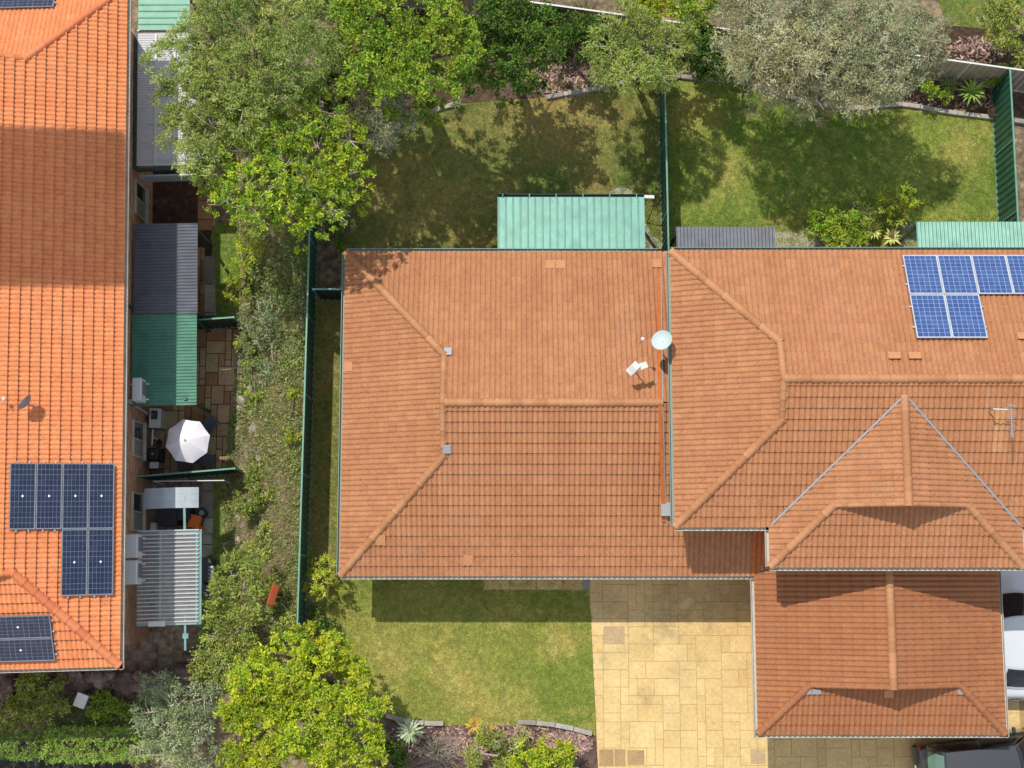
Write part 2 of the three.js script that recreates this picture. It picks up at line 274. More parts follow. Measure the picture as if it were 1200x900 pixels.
sheet('concrete_path', px2([[900, 273], [948, 270], [980, 292], [980, 306], [900, 306]]), 0.02, mConc, 'pale concrete slab between the grey awning and the round shrub');

// ---------------------------------------------------------------- tiled roofs
// a roof plane: eave line through (ox, oz) at height y, facing D, rising with slope tan; pieces are convex outlines in plan
function plane(ox, oz, y, D, tan, pieces) {
  const th = Math.atan(tan), c = Math.cos(th), s = Math.sin(th), Dv = V(D[0], 0, D[1]), U = V(0, 1, 0).cross(Dv), Vv = Dv.clone().multiplyScalar(-c).add(V(0, s, 0)), N = U.clone().cross(Vv), O = V(ox, y, oz);
  const uv = ([x, z]) => [(x - ox) * U.x + (z - oz) * U.z, -((x - ox) * D[0] + (z - oz) * D[1]) / c];
  return { O, U, Vv, N, D, tan, pieces: pieces.map(p => p.map(uv)), uv, at: (u, v, h = 0) => O.clone().addScaledVector(U, u).addScaledVector(Vv, v).addScaledVector(N, h), y: (x, z) => y - ((x - ox) * D[0] + (z - oz) * D[1]) * tan };
}
const basisOf = pl => new THREE.Matrix4().makeBasis(pl.U, pl.N, pl.Vv.clone().negate());
function tileTemplate(o) {                               // triangles of one tile in (u, v, h, nu, nv, nh); rolls, lap and front edge
  const seg = o.rolls * 6, pts = [], T = [];
  const prof = u => { const t = u / o.w * o.rolls; return o.amp * (1 - Math.pow(0.5 + 0.5 * Math.cos((t - Math.floor(t)) * 6.2832), 2.4)); };
  for (let i = 0; i <= seg; i++) { const u = i / seg * o.w, e = 0.002, d = (prof(u + e) - prof(u - e)) / (2 * e), l = Math.hypot(d, 1); pts.push([u, prof(u), -d / l, 1 / l]); }
  for (let i = 0; i < seg; i++) {
    const a = pts[i], b = pts[i + 1], lo = p => [p[0], 0, p[1] + o.lap, p[2], o.lap / o.g, p[3]], hi = p => [p[0], o.g, p[1], p[2], o.lap / o.g, p[3]], f0 = p => [p[0], 0, p[1] + o.lap, 0, -1, 0], f1 = p => [p[0], 0, p[1] - 0.012, 0, -1, 0];
    T.push([lo(a), lo(b), hi(b)], [lo(a), hi(b), hi(a)], [f1(a), f1(b), f0(b)], [f1(a), f0(b), f0(a)]);
  }
  return T;
}
function localGeo(T) {
  const b = new GB(); b.n = []; b.u = [];
  for (const t of T) for (const p of t) { b.p.push(p[0], p[2], -p[1]); b.n.push(p[3], p[5], -p[4]); b.u.push(p[0], p[1] + p[2]); }
  return b.geo();
}
function tileRoof(roof, planes, o, order) {              // order: planes whose tiles show best come first
  const T = tileTemplate(o), full = [], rest = new GB(); rest.n = []; rest.c = []; rest.u = [];
  const shared = localGeo(T), area = p => { let s = 0; for (let i = 0; i < p.length; i++) { const a = p[i], b = p[(i + 1) % p.length]; s += a[0] * b[1] - a[1] * b[0]; } return Math.abs(s) / 2; };
  planes.forEach((pl, k) => {
    const all = pl.pieces.flat(), u0 = Math.min(...all.map(p => p[0])), u1 = Math.max(...all.map(p => p[0])), v1 = Math.max(...all.map(p => p[1])), v0 = Math.min(...all.map(p => p[1]));
    const deck = new GB();
    for (const pc of pl.pieces) for (let i = 2; i < pc.length; i++) deck.tri(pl.at(...pc[0], -0.02).toArray(), pl.at(...pc[i - 1], -0.02).toArray(), pl.at(...pc[i], -0.02).toArray());
    part('roof_deck', deck.geo(), o.deck, roof);
    const ua = Math.floor(u0 / o.w) * o.w + (o.off || 0) - o.w;
    for (let r = Math.floor(v0 / o.g); r * o.g < v1; r++) for (let u = ua; u < u1; u += o.w) {
      const v = r * o.g, rect = [[u, v], [u + o.w, v], [u + o.w, v + o.g], [u, v + o.g]], cl = pl.pieces.map(p => clipPoly(rect, p)).filter(p => p.length > 2), ar = cl.reduce((s, p) => s + area(p), 0) / (o.w * o.g);
      if (ar < 0.004) continue;
      const w = pl.at(u + o.w / 2, v + o.g / 2), f = fbm(u * 1.1 + k * 9, v * 0.22, 3, 1.1) * 1.8 + R(-0.42, 0.42), m = Math.max(0, Math.min(o.mats.length - 1, Math.round((f + 0.8) / 1.6 * (o.mats.length - 1))));
      const over = o.special && o.special(w.x, w.z, k), mm = over || o.mats[m], lift = R(-0.003, 0.004), tw = R(-0.006, 0.006);
      if (ar > 0.999) { full.push({ pl, u, v, m: mm, lift, tw, rank: order.indexOf(k) < 0 ? 99 : order.indexOf(k), y: w.y + (over ? 50 : 0) }); continue; }
      for (const pc of pl.pieces) for (const t of T) { const q = clipPoly(t.map(p => [p[0] + u, p[1] + v, p[2] + lift, p[3], p[4], p[5]]), pc); for (let i = 2; i < q.length; i++) put(pl, [q[0], q[i - 1], q[i]], mm); }
    }
  });
  function put(pl, tri, m) {
    for (const p of tri) {
      const w = pl.at(p[0], p[1], p[2]); rest.p.push(w.x, w.y, w.z);
      const n = pl.U.clone().multiplyScalar(p[3]).addScaledVector(pl.Vv, p[4]).addScaledVector(pl.N, p[5]).normalize(); rest.n.push(n.x, n.y, n.z);
      rest.c.push(m.color.r, m.color.g, m.color.b); rest.u.push(p[0], p[1] + p[2]);
    }
  }
  full.sort((a, b) => a.rank - b.rank || b.y - a.y);
  full.forEach((f, i) => {
    if (i < 300) {
      const q = part('roof_tile', shared, f.m, roof); q.quaternion.setFromRotationMatrix(basisOf(f.pl)); q.rotateY(f.tw); q.position.copy(f.pl.at(f.u, f.v, f.lift));
    } else for (const t of T) put(f.pl, t.map(p => [p[0] + f.u + f.tw * p[1], p[1] + f.v, p[2] + f.lift, p[3], p[4], p[5]]), f.m);
  });
  const q = part('roof_tile_field', rest.geo(), new THREE.MeshStandardMaterial({ vertexColors: true, roughness: 0.86, side: THREE.DoubleSide, map: texTile, bumpMap: texTile, bumpScale: 0.004 }), roof); q.userData.kind = 'stuff';
}
function tileMats(list, k) { return list.map(c => mat(A(...c, k), 0.86, { map: texTile, bumpMap: texTile, bumpScale: 0.004 })); }
const capGeo = (() => {
  const b = new GB(), n = 8, L = 0.42; b.n = [];
  for (let i = 0; i < n; i++) {
    const a = i / n * Math.PI, c = (i + 1) / n * Math.PI, q = (x, r, t) => [x, r * Math.sin(t) * 0.8 - 0.03, r * Math.cos(t)], nn = t => [0, Math.sin(t), Math.cos(t)], f = (x0, x1, r0, r1, e) => { for (const [x, r, t] of [[x0, r0, a], [x1, r1, a], [x1, r1, c], [x0, r0, a], [x1, r1, c], [x0, r0, c]]) { b.p.push(...q(x, r, t)); b.n.push(...(e ? [e, 0, 0] : nn(t))); } };
    f(0, L - 0.05, 0.128, 0.118); f(L - 0.05, L, 0.132, 0.132); f(L, L, 0.132, 0.09, 1); f(L - 0.05, L - 0.05, 0.118, 0.132, -1);
  }
  return b.geo();
})();
function capLine(roof, a, b, mats, name = 'ridge_tile', sc = 1) {
  const d = b.clone().sub(a), L = d.length(), n = Math.max(1, Math.round(L / (0.37 * sc))); d.normalize();
  const s = d.clone().cross(V(0, 1, 0)).normalize(), up = s.clone().cross(d), q = new THREE.Quaternion().setFromRotationMatrix(new THREE.Matrix4().makeBasis(d, up, s));
  for (let i = 0; i < n; i++) { const m = part(name, capGeo, pick(mats), roof); m.quaternion.copy(q); m.rotateX(R(-0.04, 0.04)); m.rotateY(R(-0.012, 0.012)); m.position.copy(a).addScaledVector(d, i / n * L).addScaledVector(up, 0.045 + R(-0.006, 0.006)); m.scale.set(L / n / 0.37, sc, sc); }
}
function gutter(parent, a, b, D, y, m) {                 // an open channel hung on the eave
  const o = (p, k, h) => [p[0] + D[0] * k, y + h, p[1] + D[1] * k], g = new GB();
  g.bar(o(a, 0.055, -0.08), o(b, 0.055, -0.08), 0.12, 0.008).bar(o(a, 0.115, -0.03), o(b, 0.115, -0.03), 0.014, 0.11).bar(o(a, -0.004, -0.04), o(b, -0.004, -0.04), 0.008, 0.09);
  part('gutter', g.geo(), m, parent);
}
function wallBox(parent, x0, x1, z0, z1, y0, y1, m) { part('wall', box(x0, x1, y0, y1, z0, z0 + 0.2), m, parent); part('wall', box(x0, x1, y0, y1, z1 - 0.2, z1), m, parent); part('wall', box(x0, x0 + 0.2, y0, y1, z0 + 0.2, z1 - 0.2), m, parent); part('wall', box(x1 - 0.2, x1, y0, y1, z0 + 0.2, z1 - 0.2), m, parent); }
const pv = (pl, x, z, h = 0) => V(x, pl.y(x, z) + h, z);
const mBrick = mat(new THREE.Color(0.62, 0.62, 0.6), 0.9, { map: texBrick }), mCream = mat(A(232, 224, 206, 1.6), 0.6, { map: texMetal }), mWhite = mat(A(240, 238, 232, 1.6), 0.5), mGutGreen = mat(A(150, 172, 160, 1.6), 0.5), mDarkGreen = mat(A(44, 84, 70, 1.5), 0.6, { map: texMetal }), mLead = mat(A(178, 182, 184, 1.6), 0.5, { metalness: 0.3 });
const tonesA = [[204, 136, 91], [207, 139, 94], [210, 142, 96], [213, 145, 99], [216, 149, 103], [210, 146, 104]];
const matsA = tileMats(tonesA, 1.5), capsA = tileMats([[216, 152, 103], [224, 160, 112], [208, 143, 96]], 1.5), mUnfaded = mat(A(222, 124, 58, 1.5), 0.85, { map: texTile }), mVent = mat(A(230, 160, 112, 1.5), 0.85, { map: texTile }), mDeck = mat(A(90, 60, 45), 1);
const KT = 0.414, optA = { w: 0.316, g: 0.3257, rolls: 2, amp: 0.042, lap: 0.038, mats: matsA, deck: mDeck };
function gableEnd(roof, tri, m) { part('gablet', new GB().tri(...tri.map(p => p.toArray())).geo(), m, roof); }
function tileAt(roof, pl, x, z, m, name, w = 0.31, h = 0.32) { const [u, v] = pl.uv([x, z]), g = new RoundedBoxGeometry(w, 0.05, h, 1, 0.012), q = part(name, g, m, roof); q.quaternion.setFromRotationMatrix(basisOf(pl)); q.position.copy(pl.at(u, v, 0.055)); return q; }
// where a sighting meets a roof plane
function onPlane(pl, px, py) { let h = pl.O.y + 1, q; for (let i = 0; i < 12; i++) { q = P(px, py, h); h = pl.y(q.x, q.z); } return q; }

// ---- the house in the middle
const x0 = -5.22, x1 = 4.92, z0 = -10.22, z1 = -0.15, zm = (z0 + z1) / 2, gx = x0 + 3.18, dz = 3.5, HE = 2.5, ridgeY = HE + KT * (z1 - zm);
const house = thing('tiled_house', 'single storey house with faded terracotta hip roof and green gutters beside the lawns', 'house');
wallBox(house, x0 + 0.45, 4.55, z0 + 0.45, z1 - 0.45, 0, HE - 0.05, mBrick);
const roofM = sub('roof', house);
const linkX = 7.38, linkIn = 8.08;
const plMF = plane(0, z1, HE, [0, 1], KT, [[[x0, z1], [gx, z1], [gx, z1 - dz]], [[gx, z1], [x1, z1], [x1, zm], [gx, zm]], [[x1, z1], [linkX, z1], [linkIn, z1 - 0.7], [linkIn, -2.0], [x1 + 0.19, -2.0], [x1 + 0.19, -1.62], [x1, -1.62]].slice(0, 5).concat([[x1, -2.0]])]);
const plMB = plane(0, z0, HE, [0, -1], KT, [[[x0, z0], [gx, z0], [gx, z0 + dz]], [[gx, z0], [x1, z0], [x1, zm], [gx, zm]]]);
const plML = plane(x0, 0, HE, [-1, 0], KT * dz / 3.18, [[[x0, z0], [gx, z0 + dz], [gx, z1 - dz], [x0, z1]]]);
plMF.pieces[2] = [[x1, z1], [linkX, z1], [linkIn, z1 - 0.7], [linkIn, -2.0], [x1, -2.0]].map(plMF.uv);
tileRoof(roofM, [plMF, plMB, plML], { ...optA, special: (x, z, k) => k === 0 && x > 7.42 && z > -1.7 ? mUnfaded : null }, [0, 1, 2]);
capLine(roofM, V(gx + 0.05, ridgeY, zm), V(4.4, ridgeY, zm), capsA);
capLine(roofM, pv(plMF, x0, z1), pv(plMF, gx, z1 - dz), capsA, 'hip_tile'); capLine(roofM, pv(plMB, x0, z0), pv(plMB, gx, z0 + dz), capsA, 'hip_tile');
capLine(roofM, pv(plMF, gx, z1 - dz), pv(plMF, gx, zm), capsA, 'barge_tile', 0.8); capLine(roofM, pv(plMB, gx, z0 + dz), pv(plMB, gx, zm), capsA, 'barge_tile', 0.8);
gableEnd(roofM, [pv(plMF, gx, z1 - dz, -0.03), pv(plMB, gx, z0 + dz, -0.03), V(gx, ridgeY - 0.03, zm)], mDarkGreen);
for (const [px, py] of [[522, 413], [521, 526]]) { const q = onPlane(py < 450 ? plMB : plMF, px + 3, py); tileAt(roofM, py < 450 ? plMB : plMF, q.x, q.z, mLead, 'flashing', 0.24, 0.26).position.y += 0.02; }
for (const [px, py, pl] of [[446, 632, plMF], [549, 656, plMF], [657, 311, plMB], [645, 311, plMB], [770, 310, plMB], [409, 430, plML]]) { const q = onPlane(pl, px, py); tileAt(roofM, pl, q.x, q.z, mVent, 'vent_tile'); }
for (const [za, pl] of [[-1.75, plMF], [z0 + 0.75, plMB]]) { part('parapet_capping', new GB().bar(pv(pl, 4.56, za, 0.06).toArray(), pv(pl, 4.36, zm, 0.06).toArray(), 0.11, 0.07).geo(), mUnfaded, roofM); part('flashing', new GB().bar(pv(pl, 4.635, za, 0.06).toArray(), pv(pl, 4.435, zm, 0.06).toArray(), 0.03, 0.06).geo(), mLead, roofM); };
gutter(house, [x0, z1], [linkX, z1], [0, 1], HE, mCream); gutter(house, [x0, z0], [4.6, z0], [0, -1], HE, mGutGreen); gutter(house, [x0, z0], [x0, z1], [-1, 0], HE, mGutGreen);
part('garage_wall', box(4.7, 8.0, 0, HE - 0.05, z1 - 0.65, z1 - 0.45), mBrick, house);
{ const q = onPlane(plMF, 780, 597); part('flashing', box(q.x - 0.15, q.x + 0.12, q.y + 0.05, q.y + 0.16, q.z - 0.2, q.z + 0.2), mLead, roofM); }
{ const vl = new GB().bar(V(linkX, HE + 0.03, z1).toArray(), V(linkIn, HE + 0.03 + KT * 0.7, z1 - 0.7).toArray(), 0.12, 0.012); part('valley', vl.geo(), mLead, roofM); }

// ---- the taller house next to it
const NY = 4.8, nx0 = 4.72, nz0 = -9.7, nz1 = -1.54, nzm = (nz0 + nz1) / 2, ngx = 7.66, ndz = 2.95, nx1 = 17.4, nRidge = NY + KT * (nz1 - nzm), wx0 = 7.44, wx1 = 14.72, wxm = (wx0 + wx1) / 2, wz = -0.39, wApex = nz1 - (wxm - wx0), wGab = wz - 1.72, wRidge = NY + KT * (wxm - wx0);
const house2 = thing('tiled_house', 'taller terracotta tiled house with blue solar panels and a front wing above the garage', 'house');
wallBox(house2, nx0 + 0.45, nx1, nz0 + 0.45, nz1 - 0.45, 0, NY - 0.05, mBrick); part('wall', box(wx0 + 0.45, wx1 - 0.45, 0, NY - 0.05, nz1 - 0.45, wz - 0.45), mBrick, house2);
const roofN = sub('roof', house2);
const plNF = plane(0, nz1, NY, [0, 1], KT, [[[nx0, nz1], [wx0, nz1], [ngx, nz1 - (ngx - wx0)], [ngx, nz1 - ndz]], [[ngx, nz1 - (ngx - wx0)], [wxm, wApex], [wxm, nzm], [ngx, nzm]], [[wxm, wApex], [wx1, nz1], [nx1, nz1], [nx1, nzm], [wxm, nzm]]]);
const plNB = plane(0, nz0, NY, [0, -1], KT, [[[nx0, nz0], [ngx, nz0], [ngx, nz0 + ndz]], [[ngx, nz0], [nx1, nz0], [nx1, nzm], [ngx, nzm]]]);
const plNL = plane(nx0, 0, NY, [-1, 0], KT * ndz / (ngx - nx0), [[[nx0, nz0], [ngx, nz0 + ndz], [ngx, nz1 - ndz], [nx0, nz1]]]);
const wgx = 1.72, plWL = plane(wx0, 0, NY, [-1, 0], KT, [[[wx0 + nz1 - wGab, wGab], [wxm, wApex], [wxm, wGab]], [[wx0, nz1], [wx0 + nz1 - wGab, wGab], [wx0 + wgx, wGab], [wx0, wz]]]);
const plWR = plane(wx1, 0, NY, [1, 0], KT, [[[wx1 - nz1 + wGab, wGab], [wxm, wApex], [wxm, wGab]], [[wx1, nz1], [wx1 - nz1 + wGab, wGab], [wx1 - wgx, wGab], [wx1, wz]]]);
const plWF = plane(0, wz, NY, [0, 1], KT, [[[wx0, wz], [wx0 + wgx, wGab], [wx1 - wgx, wGab], [wx1, wz]]]);
const streak = onPlane(plNF, 1166, 500), mStreak = mat(A(226, 164, 112, 1.5), 0.86, { map: texTile });
tileRoof(roofN, [plNF, plNB, plNL, plWL, plWR, plWF], { ...optA, off: 0.1, special: (x, z, k) => k === 0 && Math.abs(x - streak.x) < 0.16 && Math.abs(z - streak.z) < 0.62 ? mStreak : null }, [5, 0, 2, 3, 4, 1]);
capLine(roofN, V(ngx, nRidge, nzm), V(nx1, nRidge, nzm), capsA); capLine(roofN, V(wxm, wRidge, wApex), V(wxm, wRidge, wGab), capsA);
for (const [a, b, nm, sc] of [[pv(plNF, nx0, nz1), pv(plNF, ngx, nz1 - ndz), 'hip_tile', 1], [pv(plNB, nx0, nz0), pv(plNB, ngx, nz0 + ndz), 'hip_tile', 1], [pv(plNF, ngx, nz1 - ndz), pv(plNF, ngx, nzm), 'barge_tile', 0.8], [pv(plNB, ngx, nz0 + ndz), pv(plNB, ngx, nzm), 'barge_tile', 0.8], [pv(plWF, wx0, wz), pv(plWF, wx0 + wgx, wGab), 'hip_tile', 1], [pv(plWF, wx1, wz), pv(plWF, wx1 - wgx, wGab), 'hip_tile', 1], [pv(plWL, wx0 + wgx, wGab), pv(plWL, wxm, wGab), 'barge_tile', 0.55], [pv(plWR, wx1 - wgx, wGab), pv(plWR, wxm, wGab), 'barge_tile', 0.55]]) capLine(roofN, a, b, capsA, nm, sc);
gableEnd(roofN, [pv(plNF, ngx, nz1 - ndz, -0.03), pv(plNB, ngx, nz0 + ndz, -0.03), V(ngx, nRidge - 0.03, nzm)], mVent);
gableEnd(roofN, [pv(plWL, wx0 + wgx, wGab, -0.03), pv(plWR, wx1 - wgx, wGab, -0.03), V(wxm, wRidge - 0.03, wGab)], matsA[0]);
part('gable_wall', new GB().tri([nx1, NY, nz0], [nx1, NY, nz1], [nx1, nRidge, nzm]).geo(), mBrick, house2);
for (const [xa, s] of [[wx0, 1], [wx1, -1]]) part('valley', new GB().bar([xa + s * 0.05, NY + 0.10, nz1 - 0.05], [wxm, wRidge + 0.08, wApex], 0.06, 0.012).geo(), mLead, roofN);
gutter(house2, [nx0, nz1], [wx0, nz1], [0, 1], NY, mCream); gutter(house2, [nx0, nz0], [nx1, nz0], [0, -1], NY, mGutGreen); gutter(house2, [nx0, nz0], [nx0, nz1], [-1, 0], NY, mGutGreen); gutter(house2, [wx0, nz1], [wx0, wz], [-1, 0], NY, mCream); gutter(house2, [wx0, wz], [wx1, wz], [0, 1], NY, mCream); gutter(house2, [wx1, wz], [wx1, nz1], [1, 0], NY, mCream);
for (const [px, py, pl] of [[1047, 418, plNB], [1071, 418, plNB], [1198, 395, plNB]]) { const q = onPlane(pl, px, py); tileAt(roofN, pl, q.x, q.z, mVent, 'vent_tile', 0.36, 0.22).position.y += 0.05; }

// ---- the garage in front of it
const ax0 = 7.38, ax1 = 14.77, axm = (ax0 + ax1) / 2, az1 = 4.55, aGab = 3.1, azb = -0.84, aRidge = HE + KT * (axm - ax0), gb = az1 - aGab;
const garage = thing('garage', 'low garage with terracotta tiled roof between the driveway and the white car', 'garage');
wallBox(garage, ax0 + 0.45, ax1 - 0.45, azb, az1 - 0.45, 0, HE - 0.05, mBrick);
const roofG = sub('roof', garage);
const plGL = plane(ax0, 0, HE, [-1, 0], KT, [[[ax0, z1], [linkIn, azb], [axm, azb], [axm, aGab], [ax0, aGab]], [[ax0, aGab], [ax0 + gb, aGab], [ax0, az1]]]);
const plGR = plane(ax1, 0, HE, [1, 0], KT, [[[ax1, azb], [axm, azb], [axm, aGab], [ax1, aGab]], [[ax1, aGab], [ax1 - gb, aGab], [ax1, az1]]]);
const plGF = plane(0, az1, HE, [0, 1], KT, [[[ax0, az1], [ax0 + gb, aGab], [ax1 - gb, aGab], [ax1, az1]]]);
const matsG = tileMats([[188, 119, 75], [191, 122, 78], [195, 126, 81], [198, 129, 84], [193, 127, 85]], 1.5);
tileRoof(roofG, [plGL, plGR, plGF], { ...optA, mats: matsG }, [2, 0, 1]);
capLine(roofG, V(axm, aRidge, azb), V(axm, aRidge, aGab), capsA);
for (const [a, b, nm, sc] of [[pv(plGF, ax0, az1), pv(plGF, ax0 + gb, aGab), 'hip_tile', 1], [pv(plGF, ax1, az1), pv(plGF, ax1 - gb, aGab), 'hip_tile', 1], [pv(plGL, ax0 + gb, aGab), pv(plGL, axm, aGab), 'barge_tile', 0.5], [pv(plGR, ax1 - gb, aGab), pv(plGR, axm, aGab), 'barge_tile', 0.5]]) capLine(roofG, a, b, matsG, nm, sc);
gableEnd(roofG, [pv(plGL, ax0 + gb, aGab, -0.03), pv(plGR, ax1 - gb, aGab, -0.03), V(axm, aRidge - 0.03, aGab)], matsG[0]);
for (const px of [946, 957, 1127]) { const q = onPlane(plGF, px, 805); tileAt(roofG, plGF, q.x, q.z + 0.12, mLead, 'flashing', 0.26, 0.16); }
{ const q = onPlane(plGF, 1041, 812); tileAt(roofG, plGF, q.x, q.z, mVent, 'vent_tile', 0.3, 0.24); }
gutter(garage, [ax0, z1 + 0.1], [ax0, az1 + 0.1], [-1, 0], HE, mCream); gutter(garage, [ax1, azb], [ax1, az1 + 0.1], [1, 0], HE, mCream); gutter(garage, [ax0 - 0.1, az1], [ax1 + 0.1, az1], [0, 1], HE, mCream);

// ---- the bright orange house on lower ground
const YB = -2, LY = 3.26, LK = KT;
const house3 = thing('tiled_house', 'two storey brick house with bright orange tiled roof and dark solar panels', 'house', [-11.63, 0, 2.5], 0.0285);
const LW = 9.6, LL = 21.2, LD = 2.78;
wallBox(house3, -LW + 0.5, -0.5, -LL + 0.5, -0.5, YB, LY - 0.05, mBrick);
const roofL = sub('roof', house3), lRidge = LY + LK * LW / 2;
const plLR = plane(0, 0, LY, [1, 0], LK, [[[0, 0], [-LD, -LD], [0, -LD]], [[0, -LD], [-LW / 2, -LD], [-LW / 2, -LL + LD], [0, -LL + LD]], [[0, -LL + LD], [-LD, -LL + LD], [0, -LL]]]);
const plLL = plane(-LW, 0, LY, [-1, 0], LK, [[[-LW, -LD], [-LW / 2, -LD], [-LW / 2, -LL + LD], [-LW, -LL + LD]], [[-LW, 0], [-LW + LD, -LD], [-LW, -LD]], [[-LW, -LL], [-LW + LD, -LL + LD], [-LW, -LL + LD]]]);
const plLF = plane(0, 0, LY, [0, 1], LK, [[[0, 0], [-LD, -LD], [-LW + LD, -LD], [-LW, 0]]]), plLB = plane(0, -LL, LY, [0, -1], LK, [[[0, -LL], [-LD, -LL + LD], [-LW + LD, -LL + LD], [-LW, -LL]]]);
const matsL = tileMats([[248, 148, 93], [250, 152, 96], [252, 156, 99], [254, 160, 103], [249, 155, 102]], 1.35), capsL = tileMats([[246, 142, 92], [252, 153, 101], [240, 135, 88]], 1.35);
const roofLtiles = { w: 0.29, g: 0.302, rolls: 2, amp: 0.036, lap: 0.06, mats: matsL, deck: mDeck };
tileRoof(roofL, [plLR, plLL, plLF, plLB], { ...roofLtiles, special: null }, [0, 2, 3, 1]);
capLine(roofL, V(-LW / 2, lRidge, -LD), V(-LW / 2, lRidge, -LL + LD), capsL);
for (const [a, b, nm, sc] of [[pv(plLF, 0, 0), pv(plLF, -LD, -LD), 'hip_tile', 1.15], [pv(plLF, -LW, 0), pv(plLF, -LW + LD, -LD), 'hip_tile', 1.15], [pv(plLB, 0, -LL), pv(plLB, -LD, -LL + LD), 'hip_tile', 1], [pv(plLR, -LD, -LD), pv(plLR, -LW / 2, -LD), 'barge_tile', 0.8], [pv(plLR, -LD, -LL + LD), pv(plLR, -LW / 2, -LL + LD), 'barge_tile', 0.8]]) capLine(roofL, a, b, capsL, nm, sc);
gableEnd(roofL, [pv(plLR, -LD, -LD, -0.03), pv(plLL, -LW + LD, -LD, -0.03), V(-LW / 2, lRidge - 0.03, -LD)], mCream);
gableEnd(roofL, [pv(plLR, -LD, -LL + LD, -0.03), pv(plLL, -LW + LD, -LL + LD, -0.03), V(-LW / 2, lRidge - 0.03, -LL + LD)], mCream);
gutter(house3, [0, -LL], [0, 0.1], [1, 0], LY, mCream); gutter(house3, [-LW, 0], [0.1, 0], [0, 1], LY, mCream);
// windows in the lower storey of the side wall: frame, dark glass and sill, at their place along the wall
const mGlass = new THREE.MeshPhysicalMaterial({ color: A(60, 64, 62), roughness: 0.12, metalness: 0, side: THREE.DoubleSide }), mScreen = mat(A(150, 148, 136, 1.4), 0.8);
for (const [py0, py1] of [[216, 256], [494, 536], [577, 622], [120, 150]]) {
  const a = P(165, py0, -0.4).z - 2.5, b = P(165, py1, -0.4).z - 2.5, w = sub('window', house3), m = (a + b) / 2;
  part('frame', new GB().box(-0.5, -0.44, -0.95, -0.89, a, b).box(-0.5, -0.44, 0.25, 0.31, a, b).box(-0.5, -0.44, -0.89, 0.25, a, a + 0.05).box(-0.5, -0.44, -0.89, 0.25, b - 0.05, b).box(-0.5, -0.44, -0.89, 0.25, m - 0.02, m + 0.02).geo(), mCream, w);
  part('pane', box(-0.49, -0.47, -0.89, 0.25, a + 0.05, m - 0.02), mGlass, w); part('pane', box(-0.49, -0.462, -0.89, 0.25, m + 0.02, b - 0.05), mScreen, w); part('sill', box(-0.5, -0.38, -1.02, -0.95, a - 0.05, b + 0.05), mCream, w);
}
{ const z = P(170, 485, -1).z - 2.5; part('downpipe', new GB().cyl([-0.42, YB, z], [-0.42, LY - 0.1, z - 0.3], 0.045).geo(), mCream, house3); }
{ const z = P(160, 366, 0).z - 2.5; part('downpipe', new GB().cyl([-0.42, YB, z], [-0.42, LY - 0.1, z], 0.045).geo(), mDarkGreen, house3); }

// ---- a flat-topped apartment block outside the view; its overhanging roof shades a band of the orange tiles
{
  const t = thing('apartment_block', 'tall rendered apartment block with an overhanging flat roof standing beyond the orange tiled house', 'building'), mr = mat(A(220, 214, 204), 0.9);
  const HC = 20, e = V(2.83, 0, -1.06).normalize(), sh0 = (x, z, h) => V(x - SUNX * (HC - h), HC, z - SUNZ * (HC - h));
  const b0 = sh0(-12.0, -13.65, 3.26), b1 = sh0(-11.83, -8.95, 3.26), far = -13, a0 = b0.clone().addScaledVector(e, far), a1 = b1.clone().addScaledVector(e, far);
  const s = new THREE.Shape([b0, a0, a1, b1].map(p => new THREE.Vector2(p.x, -p.z))), g = new THREE.ExtrudeGeometry(s, { depth: 0.4, bevelEnabled: false }); g.rotateX(-Math.PI / 2); g.translate(0, HC - 0.4, 0);
  part('roof_slab', g, mr, t);
  const c0 = b0.clone().addScaledVector(e, -4.6), c1 = b1.clone().addScaledVector(e, -4.6), sw = new THREE.Shape([c0, a0, a1, c1].map(p => new THREE.Vector2(p.x, -p.z))), gw = new THREE.ExtrudeGeometry(sw, { depth: HC - 0.4 + 2, bevelEnabled: false }); gw.rotateX(-Math.PI / 2); gw.translate(0, -2, 0);
  part('wall', gw, mr, t);
}

// ---------------------------------------------------------------- sheet metal roofs over patios
// ribs run along axis 'x' or 'z'; heights y0 -> y1 along the ribs; the roof is laid in n sheets
function metalRoof(t, axis, a0, a1, b0, b1, y0, y1, pitch, amp, kind, m, n, name = 'roof_sheet') {
  for (let k = 0; k < n; k++) {
    const s0 = b0 + (b1 - b0) * k / n, s1 = b0 + (b1 - b0) * (k + 1) / n, per = Math.max(1, Math.round((s1 - s0) / pitch)), seg = kind === 'sine' ? per * 6 : per * 4, g = new GB(), dy = (k % 2) * 0.003;
    const pr = i => { if (kind === 'sine') return [s0 + (s1 - s0) * i / seg, amp * (0.5 + 0.5 * Math.cos(i / 6 * 6.2832))]; const q = Math.floor(i / 4), r = i % 4, w = (s1 - s0) / per, f = [0, 0.10, 0.16, 0.26][r]; return [s0 + (q + f) * w, (r === 1 || r === 2) ? amp : 0]; };
    for (let i = 0; i < seg; i++) {
      const [c, h] = pr(i), [d, e] = pr(i + 1), q = (aa, bb, yy) => axis === 'z' ? [bb, yy, aa] : [aa, yy, bb];
      g.quad(q(a0, c, y0 + h + dy), q(a1, c, y1 + h + dy), q(a1, d, y1 + e + dy), q(a0, d, y0 + e + dy));
    }
    part(name, g.geo(), m, t);
  }
}
const metal = (c, rough = 0.45, k = 1.5) => mat(A(...c, k), rough, { map: texMetal, metalness: 0.05 });
const mSea = metal([138, 200, 178]), mSeaDark = metal([104, 178, 146]), mRidgeGrey = metal([124, 128, 136], 0.5, 1.6), mDarkGrey = metal([150, 154, 164], 0.5, 1.7), mPost = metal([60, 100, 84], 0.5), mPostPale = metal([130, 180, 176], 0.5);
